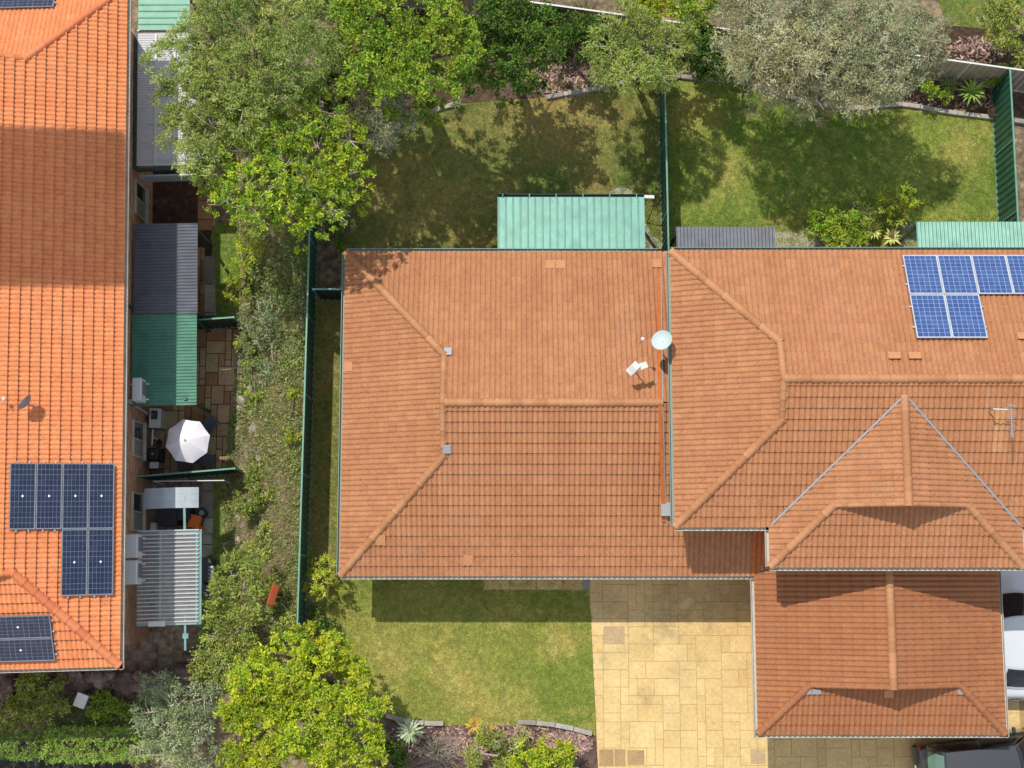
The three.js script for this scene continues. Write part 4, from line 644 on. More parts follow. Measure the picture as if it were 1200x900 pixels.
{ const a = P(179, 503, -1.2), b = P(178, 522, -1.2), t = thing('white_pole', 'white pole lying between the sink bench and the barbecue', 'pole', [0, 0, 0]); part('pole', new GB().cyl([a.x, -1.2, a.z], [b.x, -1.2, b.z], 0.03, 0.03, 8).geo(), mWhite, t); part('stand', box(a.x - 0.03, a.x + 0.03, -2, -1.2, (a.z + b.z) / 2 - 0.03, (a.z + b.z) / 2 + 0.03), mWhite, t); }
{ const c = P(187, 519, -1.9), t = thing('flower_pot', 'small round grey pot on the paving near the barbecue', 'pot', [c.x, -1.97, c.z]); part('pot_wall', new THREE.LatheGeometry([[0.02, 0], [0.1, 0], [0.13, 0.2], [0.11, 0.2], [0.09, 0.03]].map(p => new THREE.Vector2(...p)), 16), mConc, t); part('soil', new THREE.CircleGeometry(0.1, 16).rotateX(-Math.PI / 2).translate(0, 0.16, 0), mMulchDark, t); }
const mOrange = mat(A(232, 112, 30), 0.6), mBlack = mat(A(34, 34, 38), 0.6), mBox = mat(A(64, 68, 76), 0.6);
function crate(name, label, cat, px, py, h, w, hh, d, turn, m, lid) { const c = P(px, py, h), t = thing(name, label, cat, [c.x, YB + 0.02, c.z], turn); const y = h - YB - 0.02; part('box_body', new GB().box(-w / 2, w / 2, y - hh, y, -d / 2, -d / 2 + 0.025).box(-w / 2, w / 2, y - hh, y, d / 2 - 0.025, d / 2).box(-w / 2, -w / 2 + 0.025, y - hh, y, -d / 2 + 0.025, d / 2 - 0.025).box(w / 2 - 0.025, w / 2, y - hh, y, -d / 2 + 0.025, d / 2 - 0.025).box(-w / 2 + 0.025, w / 2 - 0.025, y - hh, y - hh + 0.03, -d / 2 + 0.025, d / 2 - 0.025).geo(), m, t); if (lid) part('lid', rbox(w + 0.03, 0.04, d + 0.03, 0.012).translate(0, y + 0.02, 0), lid, t); if (y - hh > 0.1) part('stand', box(-w / 2 + 0.05, w / 2 - 0.05, 0, y - hh, -d / 2 + 0.05, d / 2 - 0.05), mBlack, t); return t; }
crate('plastic_crate', 'bright orange plastic crate in the dark side yard', 'crate', 228, 611, -1.2, 0.36, 0.3, 0.4, -0.2, mOrange, mOrange);
crate('plastic_tub', 'small orange tub among dark clutter beside the concrete edge', 'tub', 236, 620, -1.5, 0.14, 0.18, 0.14, 0.3, mOrange, mOrange);
crate('storage_bin', 'black lidded bin under the curved awning', 'bin', 196, 606, -0.9, 0.6, 0.9, 0.55, 0.05, mBlack, mBlack);
crate('storage_bin', 'black lidded bin beside the orange crate', 'bin', 214, 600, -1.0, 0.45, 0.8, 0.5, 0.1, mBlack, mBlack);
crate('storage_box', 'dark blue grey storage box beside the clear plastic roof, next to the bank', 'box', 241, 668, -1.3, 0.42, 0.6, 0.72, 0.03, mBox, mBox);
crate('storage_box', 'dark blue grey storage box with a grey lid below the pale post', 'box', 241, 696, -1.4, 0.4, 0.55, 0.6, 0.0, mBox, mat(A(84, 90, 100), 0.6));
crate('plastic_tub', 'white tub against the brick wall under the curved awning', 'tub', 180, 617, -1.5, 0.16, 0.3, 0.22, 0, mWhite, mWhite);
crate('foam_box', 'white foam box with a blue side among the bushes below the rock wall', 'box', 95, 821, -1.2, 0.36, 0.3, 0.42, -0.35, mat(A(120, 170, 214), 0.7), mWhite);
{ const c = P(236, 601, -1.3), t = thing('spare_wheel', 'round dark wheel lying among clutter near the orange crate', 'wheel', [c.x, -1.35, c.z]); part('tyre', new THREE.TorusGeometry(0.13, 0.05, 8, 20).rotateX(Math.PI / 2), mBlack, t); part('rim', new GB().cyl([0, -0.02, 0], [0, 0.02, 0], 0.09, 0.09, 16).geo(), mDarkGrey, t); part('stand', box(-0.08, 0.08, -0.65, -0.05, -0.08, 0.08), mBlack, t); }
{ const c = P(249, 672, -1.2), t = thing('pale_post', 'short pale post with a rounded cap beside the storage boxes', 'post', [c.x, -2, c.z]); part('post_shaft', box(-0.03, 0.03, 0, 0.85, -0.25, 0.25), metal([190, 196, 198]), t); part('cap', new THREE.SphereGeometry(0.06, 10, 8).translate(0, 0.88, -0.2), mWhite, t); }
{ const c = P(266, 640, -1.95), t = thing('paper_sheet', 'white scrap of sheeting lying on the grass strip below the bank', 'sheet', [c.x, -1.97, c.z], 0.3); part('sheet_body', rbox(0.26, 0.02, 0.24, 0.008), mWhite, t); }
{ const c = P(324, 697, 0.9), t = thing('rusty_plate', 'narrow rusty orange metal plate standing in the bushes on the bank', 'metal plate', [c.x, groundY(c.x, c.z), c.z], 1.25); part('plate', rbox(0.66, 0.1, 0.24, 0.03).rotateX(0.5).rotateZ(0.15).translate(0, 1.85, 0), mat(A(206, 92, 44), 0.8, { map: texTile }), t); part('stake', new GB().cyl([0, -0.1, 0], [0, 1.85, 0], 0.02).geo(), mBlack, t); }
{ const c = P(1173, 123, 0.3), t = thing('garden_pot', 'round brown pot in the mulch beside the green ribbed fence', 'pot', [c.x - 0.25, 0, c.z + 0.2]); part('pot_wall', new THREE.LatheGeometry([[0.02, 0], [0.14, 0], [0.2, 0.34], [0.17, 0.34], [0.12, 0.04]].map(p => new THREE.Vector2(...p)), 18), mat(A(150, 118, 90), 0.8), t); part('soil', new THREE.CircleGeometry(0.16, 16).rotateX(-Math.PI / 2).translate(0, 0.28, 0), mMulchDark, t); }

// ---------------------------------------------------------------- garden edging
const mEdge = [[206, 200, 190], [188, 182, 172], [216, 212, 204]].map(c => mat(A(...c, 1.6), 0.9, { map: texConc, bumpMap: texConc, bumpScale: 0.01 }));
function edging(label, pts) {
  const t = thing('garden_edging', label, 'edging'), q = pts.map(([a, b]) => P(a, b, 0.1)), cv = new THREE.CatmullRomCurve3(q), L = cv.getLength(), n = Math.round(L / 0.62);
  for (let i = 0; i < n; i++) { const a = cv.getPointAt(i / n), b = cv.getPointAt((i + 1) / n), d = b.clone().sub(a), m = part('edging_block', rbox(d.length() - 0.015, 0.15, 0.15, 0.02), pick(mEdge), t); m.position.copy(a).add(b).multiplyScalar(0.5).setY(0.06 + R(0, 0.012)); m.rotation.y = Math.atan2(-d.z, d.x) + R(-0.015, 0.015); }
}
{ const c = P(686.5, 684, 0.05), t = thing('drain_grate', 'blue grey metal drain grate at the corner of the front path', 'drain grate', [c.x, 0.03, c.z]); for (let i = 0; i < 5; i++) part('grate_bar', box(-0.085 + i * 0.038, -0.065 + i * 0.038, 0, 0.025, -0.17, 0.17), mLead, t); part('grate_frame', new GB().box(-0.1, 0.1, -0.01, 0.008, -0.19, 0.19).geo(), metal([120, 132, 146]), t); }
edging('pale concrete edging along the mulch bed behind the neighbouring lawn', [[776, 87], [820, 92], [880, 98], [915, 110], [945, 119], [1000, 127], [1055, 122], [1110, 131], [1166, 138], [1210, 144]]);
edging('weathered edging at the shaded corner of the back lawn', [[440, 160], [480, 140], [505, 130], [540, 120]]);
edging('weathered edging under the feathery tree behind the back lawn', [[640, 114], [668, 109], [698, 104], [740, 94]]);
edging('pale curved edging of the mulch bed beside the driveway', [[606, 846], [640, 848], [668, 853], [694, 860]]);
edging('pale edging behind the spiky rosette plant', [[452, 838], [480, 846], [520, 848]]);

// ---------------------------------------------------------------- rocks
const rockGeos = [0, 1, 2, 3].map(k => { const g = new THREE.IcosahedronGeometry(1, 2), p = g.attributes.position; for (let i = 0; i < p.count; i++) { const v = V(p.getX(i), p.getY(i), p.getZ(i)), f = 1 + 0.5 * N3(v.x * 1.1 + k * 9, v.y * 1.1, v.z * 1.1) + 0.14 * N3(v.x * 3.3 + k * 5, v.y * 3.3, v.z * 3.3); p.setXYZ(i, v.x * f, v.y * f * 0.8, v.z * f); } g.computeVertexNormals(); return g; });
const mRock = [[176, 156, 146], [160, 138, 126], [190, 176, 164], [150, 134, 124]].map(c => mat(A(...c, 1.9), 0.95, { map: texDirt, bumpMap: texDirt, bumpScale: 0.03 })), mRockPale = [[206, 196, 184], [190, 180, 166], [216, 210, 198]].map(c => mat(A(...c, 1.7), 0.95, { map: texDirt }));
{
  const t = thing('rock_wall', 'low wall of stacked brown boulders below the orange tiled house', 'rock wall');
  for (let row = 0; row < 3; row++) for (let i = 0; i < 17; i++) { const px = 62 + i * 11.5 + row * 5 + R(-3, 3), py = 792 + row * 8 + R(-3, 3) - (px > 190 ? (px - 190) * 0.12 : 0), q = P(px, py, -1.8), s = R(0.17, 0.29), m = part('boulder', pick(rockGeos), pick(mRock), t); m.position.set(q.x, -1.95 + (2 - row) * 0.14 + 0.08, q.z); m.scale.set(s * R(0.9, 1.4), s, s); m.rotation.y = R(0, 6.28); }
  for (const [px, py] of [[222, 772], [234, 766], [246, 776], [228, 784], [12, 800], [6, 812], [2, 824]]) { const q = P(px, py, -1.8), s = R(0.22, 0.32), m = part('boulder', pick(rockGeos), pick(mRock), t); m.position.set(q.x, -1.85, q.z); m.scale.set(s * 1.2, s, s); m.rotation.y = R(0, 6.28); }
}
{
  const spots = []; for (let i = 0; i < 26; i++) spots.push([R(278, 292), 385 + i * 6.5 + R(-3, 3), R(0.09, 0.19)]); for (let i = 0; i < 12; i++) spots.push([R(276, 290), 600 + i * 8, R(0.08, 0.16)]); for (const s of [[318, 600, 0.13], [347, 626, 0.12], [330, 565, 0.1], [335, 585, 0.08], [302, 430, 0.16], [288, 470, 0.2], [300, 500, 0.17], [344, 640, 0.13], [310, 520, 0.12], [286, 445, 0.2], [296, 300, 0.1], [305, 530, 0.15], [296, 455, 0.14]]) spots.push(s);
  for (const [px, py, s] of spots) { let q = P(px, py, -1.5); q = P(px, py, groundY(q.x, q.z)); const t = thing('bank_rock', 'pale rough rock bedded in the weedy bank', 'rock', [q.x, groundY(q.x, q.z) + s * 0.25, q.z], R(0, 6.28), 'rocks bedded in the weedy bank'); const m = part('rock_body', pick(rockGeos), pick(mRockPale), t); m.scale.set(s * R(0.9, 1.5), s * 0.8, s); }
}
{ const r = px2([[-40, 884], [0, 886], [60, 888], [110, 890], [150, 896], [170, 910], [170, 960], [-40, 960]], -2); sheet('road', r, -1.97, mat(A(62, 60, 62, 1.5), 0.9, { map: texDirt }), 'dark asphalt road below the clipped hedge'); }

// ---------------------------------------------------------------- foliage
const leafMat = new THREE.MeshPhysicalMaterial({ vertexColors: true, roughness: 0.75, transmission: 0.3, thickness: 0, side: THREE.DoubleSide, specularIntensity: 0.35 });
const rs = () => { let x, y, z, l; do { x = R(-1, 1); y = R(-1, 1); z = R(-1, 1); l = x * x + y * y + z * z; } while (l > 1 || l < 1e-4); l = Math.sqrt(l); return [x / l, y / l, z / l]; };
function leaf(b, p, d, l, w, col, fold = 0.3) {          // a folded pointed leaf of two faces
  const r = rs(); let sx = d[1] * r[2] - d[2] * r[1], sy = d[2] * r[0] - d[0] * r[2], sz = d[0] * r[1] - d[1] * r[0]; const sl = Math.hypot(sx, sy, sz) || 1; sx /= sl; sy /= sl; sz /= sl;
  const nx = sy * d[2] - sz * d[1], ny = sz * d[0] - sx * d[2], nz = sx * d[1] - sy * d[0], s = ny < 0 ? -1 : 1, f = w * fold * s, m = 0.42 * l, h = w / 2;
  const t = [p[0] + d[0] * l, p[1] + d[1] * l, p[2] + d[2] * l], a = [p[0] + d[0] * m + sx * h + nx * f, p[1] + d[1] * m + sy * h + ny * f, p[2] + d[2] * m + sz * h + nz * f], c = [p[0] + d[0] * m - sx * h + nx * f, p[1] + d[1] * m - sy * h + ny * f, p[2] + d[2] * m - sz * h + nz * f];
  b.p.push(p[0], p[1], p[2], a[0], a[1], a[2], t[0], t[1], t[2], p[0], p[1], p[2], t[0], t[1], t[2], c[0], c[1], c[2]);
  for (let i = 0; i < 6; i++) b.c.push(col[0], col[1], col[2]);
}
const palette = list => list.map(c => { const q = A(...c, 1.2); return [q.r, q.g, q.b]; });
const KIND = {
  bright: { sub: 8, L: 0.115, W: 0.06, cr: 0.17, per: 34, dens: 15, rose: 0.75, cols: palette([[196, 208, 50], [180, 201, 54], [205, 211, 56], [158, 187, 48], [188, 197, 68]]) },
  mid: { sub: 8, L: 0.11, W: 0.058, cr: 0.17, per: 34, dens: 15, rose: 0.7, cols: palette([[164, 190, 60], [146, 180, 56], [180, 200, 66], [130, 162, 52], [168, 184, 74]]) },
  dark: { sub: 7, L: 0.12, W: 0.064, cr: 0.19, per: 30, dens: 14, rose: 0.5, cols: palette([[92, 128, 44], [80, 112, 40], [110, 142, 50], [124, 146, 60]]) },
  lime: { L: 0.13, W: 0.045, cr: 0.15, per: 24, dens: 13, rose: 0.5, cols: palette([[198, 208, 70], [184, 200, 62], [210, 212, 90], [168, 180, 60]]) },
  sparse: { L: 0.12, W: 0.062, cr: 0.16, per: 32, dens: 13, rose: 0.8, twig: 7, cols: palette([[188, 206, 58], [168, 194, 60], [146, 180, 56], [196, 208, 66], [158, 178, 76]]) },
  feather: { L: 0.12, W: 0.036, cr: 0.17, per: 30, dens: 22, gap: 0.16, rose: 0.3, droop: 0.25, twig: 3, cols: palette([[172, 186, 98], [154, 172, 86], [184, 194, 114], [140, 160, 76], [164, 178, 84]]) },
  silver: { L: 0.13, W: 0.034, cr: 0.19, per: 30, dens: 20, gap: 0.14, rose: 0.25, droop: 0.35, twig: 5, cols: palette([[190, 192, 150], [172, 176, 130], [200, 200, 164], [156, 162, 116], [182, 178, 128]]) },
  grey: { L: 0.13, W: 0.04, cr: 0.2, per: 26, dens: 12, rose: 0.3, twig: 3, cols: palette([[176, 188, 140], [160, 174, 122], [190, 198, 152], [140, 156, 104]]) },
  olive: { sub: 8, L: 0.105, W: 0.05, cr: 0.18, per: 26, dens: 17, rose: 0.5, twig: 2, cols: palette([[176, 186, 84], [160, 174, 76], [188, 194, 100], [144, 158, 70]]) },
};
function clump(b, c, o, k, col, sc = 1) {
  for (let i = 0; i < k.per; i++) {
    const q = rs(), r = rs(), cr = k.cr * sc * (rnd() < k.rose ? 0.35 : 1) * Math.cbrt(rnd()), dr = k.droop || 0;
    const p = [c[0] + q[0] * cr, c[1] + q[1] * cr * 0.8, c[2] + q[2] * cr]; let d = [o[0] * 0.45 + r[0], o[1] * 0.45 + r[1] * 0.7 + 0.12 - dr, o[2] * 0.45 + r[2]]; const l = Math.hypot(...d); d = d.map(v => v / l);
    const j = R(0.86, 1.14), g = R(-0.04, 0.04); leaf(b, p, d, k.L * sc * R(0.7, 1.25), k.W * sc * R(0.8, 1.2), [col[0] * j * (1 + g), col[1] * j, col[2] * j * (1 - g)]);
  }
}
function lobes(b, tw, list, k, base) {                   // list: [centre Vector3, radius]
  for (const [c, r] of list) {
    const n = Math.round(k.dens * 6.28 * r * r), tone = R(0.8, 1.18), warm = R(-0.07, 0.05);
    for (let i = 0; i < n; i++) {
      const d = rs(); if (d[1] < -0.45) d[1] = -d[1]; if (N3(d[0] * 3.4 + c.x * 2, d[1] * 3.4 + 3, d[2] * 3.4 + c.z * 2) < -(k.gap ? 0.34 - k.gap : 0.3)) continue; const f = r * (0.62 + 0.42 * Math.pow(rnd(), 0.6)) * (1 + 0.45 * N3(d[0] * 2.1 + c.x, d[1] * 2.1, d[2] * 2.1 + c.z)), p = [c.x + d[0] * f, c.y + d[1] * f * 0.78, c.z + d[2] * f];
      const col = pick(k.cols), t = tone * R(0.85, 1.15); clump(b, p, d, k, [col[0] * t * (1 + warm), col[1] * t, col[2] * t * (1 - warm)]);
    }
    for (let i = 0; i < (k.twig || 0); i++) { const d = rs(); d[1] = Math.abs(d[1]) * 0.8; const m = [c.x + d[0] * r * 0.55 + R(-0.1, 0.1), c.y + d[1] * r * 0.5, c.z + d[2] * r * 0.55 + R(-0.1, 0.1)], e = [c.x + d[0] * r * 1.05, c.y + d[1] * r * 0.85, c.z + d[2] * r * 1.05]; tw.cyl(c.toArray(), m, 0.022, 0.016, 5, false).cyl(m, e, 0.016, 0.006, 5, false); }
  }
}
const mBark = mat(A(170, 156, 136, 1.6), 0.9, { map: texBark }), mTwig = mat(A(206, 196, 172, 1.6), 0.9);
function tree(name, label, px, h, kind, base, group, category = 'tree') {   // px: sightings of the crown's lobes [x, y, radius in sighting units, height offset]
  const k = KIND[kind], list = px.map(([x, y, r, dh = 0]) => [P(x, y, h + dh + R(-0.25, 0.35)), r / (FOCAL / (CAM_H - h))]), cx = list.reduce((s, l) => s + l[0].x, 0) / list.length, cz = list.reduce((s, l) => s + l[0].z, 0) / list.length, gy = base ?? groundY(cx, cz);
  const t = thing(name, label, category, [cx, gy, cz], 0, group), b = new GB(), tw = new GB(); b.c = [];
  for (const l of list) l[0].sub(V(cx, gy, cz));
  lobes(b, tw, k.sub ? list.flatMap(([c, q]) => Array.from({ length: k.sub }, () => { const d = rs(); d[1] = Math.abs(d[1]) * 1.1 - 0.25; const f = q * R(0.55, 0.85); return [V(c.x + d[0] * f, c.y + d[1] * f * 0.8, c.z + d[2] * f), q * R(0.3, 0.5)]; })) : list, k); if (h - gy > 3) lobes(b, tw, list.filter((_, i) => i % 2 === 0).map(([c, r]) => [c.clone().multiply(V(0.85, 1, 0.85)).setY(c.y * 0.6), r * 1.0]), { ...k, dens: k.dens * 0.5, twig: 0 });
  const top = V(R(-0.15, 0.15), (h - gy) * 0.5, R(-0.15, 0.15) - (h > 3 ? 0.6 : 0)), tr = Math.max(0.06, Math.min(0.2, list.length * 0.014)); tw.cyl([0, -0.2, h > 3 ? -1.3 : 0], top.toArray(), tr * 1.3, tr, 9, false);
  for (const [c, r] of list) { const m = top.clone().lerp(c, 0.5).add(V(R(-0.2, 0.2), 0.25, R(-0.2, 0.2))); tw.cyl(top.toArray(), m.toArray(), tr * 0.55, tr * 0.36, 6, false).cyl(m.toArray(), c.toArray(), tr * 0.36, 0.025, 6, false); }
  part('trunk', tw.geo(), k.twig ? mTwig : mBark, t); part('crown', b.geo(), leafMat, t);
  return t;
}
tree('feathery_tree', 'large olive feathery tree hanging over the long pergola roof', [[205, 75, 36], [240, 50, 42], [285, 40, 46], [225, 115, 42], [265, 95, 46], [305, 85, 44], [215, 150, 32], [250, 150, 40], [285, 130, 38], [235, 185, 30], [330, 25, 44], [355, 65, 44], [375, 30, 36], [260, 10, 34], [345, 100, 26], [300, 5, 30]], 5.4, 'feather', -0.6);
tree('leafy_tree', 'yellow green tree with bare pale twigs beside the long green fence', [[300, 140, 30], [340, 125, 34], [375, 130, 30], [290, 180, 34], [330, 170, 40], [372, 175, 40], [410, 165, 30], [285, 220, 34], [325, 215, 40], [368, 215, 40], [408, 205, 32], [300, 250, 26], [345, 248, 30], [385, 245, 28], [255, 205, 28], [265, 235, 22]], 5.0, 'sparse', -0.3);
tree('leafy_tree', 'dense bright green tree at the corner of the back lawn', [[410, 10, 32], [445, 25, 40], [485, 20, 42], [525, 30, 38], [425, 55, 30], [460, 65, 36], [500, 65, 36], [535, 62, 28], [470, 90, 28], [545, 88, 18], [440, 88, 24], [415, 92, 22], [500, 98, 22], [530, 100, 16], [455, 108, 16]], 5.6, 'mid', 0);
tree('leafy_tree', 'darker green tree between the bright green tree and the cream fence', [[570, 20, 34], [605, 25, 34], [575, 55, 32], [610, 60, 30], [595, 88, 22], [560, 95, 22], [630, 35, 24], [612, 92, 16], [640, 62, 18], [550, 40, 24]], 4.4, 'dark', 0);
tree('leafy_tree', 'dark leafy tree in front of the cream fence beside the mulch', [[672, 45, 20], [688, 30, 18], [650, 50, 16], [690, 60, 14]], 2.2, 'dark', 0);
tree('feathery_tree', 'drooping grey green branches over the shaded corner edging', [[420, 112, 30], [448, 128, 30], [415, 142, 22], [452, 162, 20], [478, 125, 22], [435, 150, 22], [470, 142, 18], [440, 108, 22]], 3.0, 'silver', 0);
tree('feathery_tree', 'olive feathery tree overhanging the edging of the back lawn', [[715, 55, 34], [750, 50, 36], [785, 55, 30], [735, 85, 30], [768, 85, 24], [705, 80, 20], [740, 25, 26], [800, 35, 18]], 4.2, 'feather', 0);
tree('leafy_tree', 'yellow flushed small tree beyond the cream fence', [[760, 8, 24], [782, 14, 20], [745, 0, 18]], 3.4, 'bright', 0);
tree('leafy_tree', 'dark broad leaved shrub tree beneath the silvery tree', [[815, 50, 22], [835, 65, 26], [850, 45, 20], [820, 78, 16], [845, 88, 16]], 2.0, 'dark', 0);
tree('leafy_tree', 'bright green shrub tree beyond the cream fence near the silvery tree', [[815, 18, 20], [832, 10, 16], [800, 10, 14]], 2.6, 'mid', 0);
tree('silvery_tree', 'wide silvery grey tree casting shade on the neighbouring lawn', [[870, 35, 38], [915, 20, 42], [960, 25, 40], [1005, 25, 38], [1048, 35, 36], [1085, 45, 30], [885, 75, 38], [930, 65, 42], [975, 70, 42], [1020, 75, 40], [1060, 70, 34], [905, 100, 24], [955, 105, 30], [1000, 108, 28], [1035, 100, 26], [870, 5, 30], [940, -5, 34], [1020, 0, 34], [1090, 70, 20]], 4.9, 'silver', 0);
tree('leafy_shrub', 'loose green and bronze shrub beyond the end of the cream fence', [[1165, 20, 26], [1190, 35, 26], [1185, 8, 22], [1170, 50, 18], [1195, 65, 18]], 1.6, 'olive', 0);
tree('leafy_tree', 'big yellow green tree below the front lawn', [[320, 765, 26], [360, 755, 26], [395, 760, 20], [295, 800, 32], [335, 795, 34], [378, 790, 34], [412, 800, 26], [275, 840, 30], [315, 838, 36], [360, 835, 36], [402, 835, 32], [435, 830, 18], [290, 880, 32], [335, 880, 36], [380, 878, 34], [420, 872, 28], [440, 895, 16]], 4.4, 'bright', -0.6);
tree('olive_tree', 'pale olive tree growing on the weedy bank beside the patio roof', [[290, 660, 22], [270, 690, 24], [305, 690, 24], [262, 722, 22], [295, 722, 28], [328, 730, 22], [265, 752, 24], [300, 755, 22], [245, 760, 16], [245, 790, 22], [270, 780, 22]], 0.9, 'olive', -1.6);
tree('grey_leaf_tree', 'grey green tree standing between the clipped hedge and the big yellow green tree', [[185, 808, 22], [205, 830, 26], [175, 835, 18], [225, 845, 26], [195, 862, 26], [228, 880, 26], [200, 892, 22], [170, 880, 16], [240, 818, 20]], 0.6, 'grey', -2);
// shrubs
const shrub = (label, px, h, kind, base, group) => tree('leafy_shrub', label, px, h, kind, base, group, 'shrub');
shrub('dark understorey bush between the feathery tree and the bright green tree', [[385, 95, 24], [400, 120, 24], [385, 140, 22], [360, 110, 22], [420, 80, 20], [395, 60, 24], [385, 170, 20]], 2.2, 'dark', 0);
shrub('dark understorey bush behind the olive feathery tree by the mulch', [[665, 30, 20], [640, 20, 20], [700, 40, 18], [620, 95, 14]], 1.2, 'dark', 0);
shrub('round lime green shrub between the long fence and the tiled house', [[372, 668, 16], [382, 685, 16], [368, 690, 14], [385, 665, 12]], 0.9, 'lime', 0);
shrub('low dark shrub in the corner beside the front lawn', [[372, 720, 12], [385, 735, 12]], 0.4, 'dark', 0);
shrub('round dark green shrub behind the taller tiled house', [[965, 262, 20], [985, 268, 22], [1000, 262, 16], [955, 275, 14], [980, 280, 16], [1000, 275, 14]], 1.0, 'mid', 0);
shrub('bright rosette leaved shrub on the neighbouring lawn', [[1042, 238, 14], [1060, 232, 15], [1055, 250, 15], [1040, 225, 9]], 1.1, 'lime', 0);
shrub('small thin shrub on the grass beside the round shrub', [[1005, 244, 10], [1018, 250, 9]], 0.5, 'olive', 0);
shrub('drooping yellow green shrub over the narrow grass strip', [[285, 300, 14], [280, 320, 16], [276, 340, 14], [284, 355, 10], [295, 285, 14]], -0.6, 'lime', -2);
shrub('fresh green bush on the bank beside the dark yard fence', [[300, 560, 18], [292, 585, 18], [310, 575, 16], [285, 600, 14], [303, 545, 12]], -0.9, 'olive', -1.7);
shrub('low green bush on the bank against the long fence', [[346, 485, 11], [348, 510, 12], [344, 465, 9]], 0.0, 'lime', -0.2);
shrub('sprawling grey green scrub on the upper bank', [[305, 375, 24], [330, 365, 24], [300, 400, 20], [335, 400, 22], [320, 430, 20], [345, 425, 14]], -0.6, 'grey', -1.2);
shrub('pale grassy shrub at the foot of the bank', [[290, 405, 12], [296, 420, 10], [300, 470, 12]], -1.3, 'lime', -1.9);
shrub('olive scrub on the lower bank', [[318, 640, 16], [335, 655, 16], [345, 690, 14], [310, 620, 12], [340, 610, 10]], -0.5, 'olive', -1.1);
shrub('dark shaded bush below the orange hip roof', [[20, 812, 24], [50, 805, 22], [15, 835, 22], [45, 832, 22], [72, 824, 14], [68, 808, 14]], -1.2, 'olive', -2);
shrub('weedy green shrub beside the white foam box', [[118, 820, 12], [132, 828, 14], [125, 840, 12], [148, 838, 12], [110, 835, 8]], -1.5, 'mid', -2);
shrub('mixed green bush beside the clear plastic patio roof end', [[246, 715, 12], [250, 735, 12], [240, 750, 10]], -1.0, 'dark', -2);
shrub('green shrub with dark leaves in the front mulch bed', [[575, 868, 18], [600, 878, 20], [560, 882, 16], [590, 895, 18], [615, 868, 12]], 0.7, 'olive', 0);
shrub('glowing yellow green bush beside the driveway', [[625, 886, 20], [650, 880, 20], [665, 892, 16], [640, 900, 20], [610, 898, 16]], 0.9, 'bright', 0);
shrub('dark low bush under the spiky rosette plant', [[455, 875, 18], [440, 865, 14], [470, 890, 16]], 0.5, 'dark', 0);
shrub('small green shrub before the cream fence beside the ferns', [[1085, 105, 14], [1105, 112, 10], [1165, 95, 12], [1180, 88, 12]], 0.5, 'mid', 0);
shrub('bushy plant below the silvery tree at the edging', [[1010, 115, 14], [1040, 112, 14], [985, 116, 12]], 0.5, 'grey', 0);
shrub('dense bush beneath the yellow green tree by the green fence', [[395, 265, 14], [405, 235, 14], [400, 285, 10]], 0.8, 'dark', 0);
// clipped hedges
function hedge(label, px0, px1, py0, py1, h, cols) {
  const a = P(px0, py0, -2 + h), c = P(px1, py1, -2 + h), t = thing('clipped_hedge', label, 'hedge', [(a.x + c.x) / 2, -2, (a.z + c.z) / 2], 0.02), b = new GB(), w = (c.x - a.x) / 2, d = (c.z - a.z) / 2, k = { L: 0.1, W: 0.045, cr: 0.1, per: 14, rose: 0.4, cols: palette(cols) }; b.c = [];
  for (let i = 0, n = Math.round(w * d * 4 * 60); i < n; i++) { const x = R(-w, w), z = R(-d, d); clump(b, [x, h - 0.05 + 0.05 * N3(x * 3, z * 3, 4), z], [0, 1, 0], k, pick(k.cols)); }
  for (let i = 0, n = Math.round((w + d) * 2 * h * 40); i < n; i++) { const s = rnd() < w / (w + d), e = rnd() < 0.5 ? -1 : 1, p = s ? [R(-w, w), R(0, h), e * d] : [e * w, R(0, h), R(-d, d)]; clump(b, p, s ? [0, 0.2, e] : [e, 0.2, 0], k, pick(k.cols)); }
  const tw = new GB(); for (let x = -w + 0.3; x < w; x += 0.5) tw.cyl([x, -0.05, 0], [x + 0.05, h * 0.8, 0.05], 0.03, 0.015, 6); part('stem', tw.geo(), mBark, t).userData.kind = 'stuff'; part('foliage', b.geo(), leafMat, t);
}
hedge('long clipped bright green hedge beside the asphalt road', 52, 168, 856, 892, 1.0, [[166, 196, 84], [152, 186, 74], [178, 204, 98]]);
hedge('short clipped green hedge at the road below the dark bush', -30, 46, 862, 889, 0.9, [[148, 178, 80], [132, 164, 70], [158, 184, 90]]);
// spiky plants
function rosette(name, label, px, py, h, r, n, w, cols, rise, cat = 'plant', ground = 0) {
  const c = P(px, py, h), t = thing(name, label, cat, [c.x, ground, c.z]), pal = palette(cols);
  for (let i = 0; i < n; i++) {
    const a = i * 2.39996 + R(-0.15, 0.15), ring = i / n, L = r * R(0.8, 1.08) * (1 - ring * 0.3), up = rise * (0.35 + ring * 0.9), g = new GB(), N = 5, q = (s, e) => { const x = L * s, y = h - ground - 0.1 + up * Math.sin(s * 2.1) * L * 0.8, ww = w * Math.sin(Math.PI * (0.22 + 0.78 * s)) * e; return [Math.cos(a) * x - Math.sin(a) * ww, y - Math.abs(e) * -0.25 * w, Math.sin(a) * x + Math.cos(a) * ww]; };
    for (let s = 0; s < N; s++) g.quad(q(s / N, -1), q((s + 1) / N, -1), q((s + 1) / N, 0), q(s / N, 0)).quad(q(s / N, 0), q((s + 1) / N, 0), q((s + 1) / N, 1), q(s / N, 1));
    const cc = pick(pal); const m = mat(new THREE.Color().setRGB(...cc), 0.6); part('leaf_blade', g.geo(), m, t);
  }
  part('stem', new GB().cyl([0, -0.05, 0], [0, h - ground, 0], 0.05, 0.06, 8).geo(), mBark, t);
}
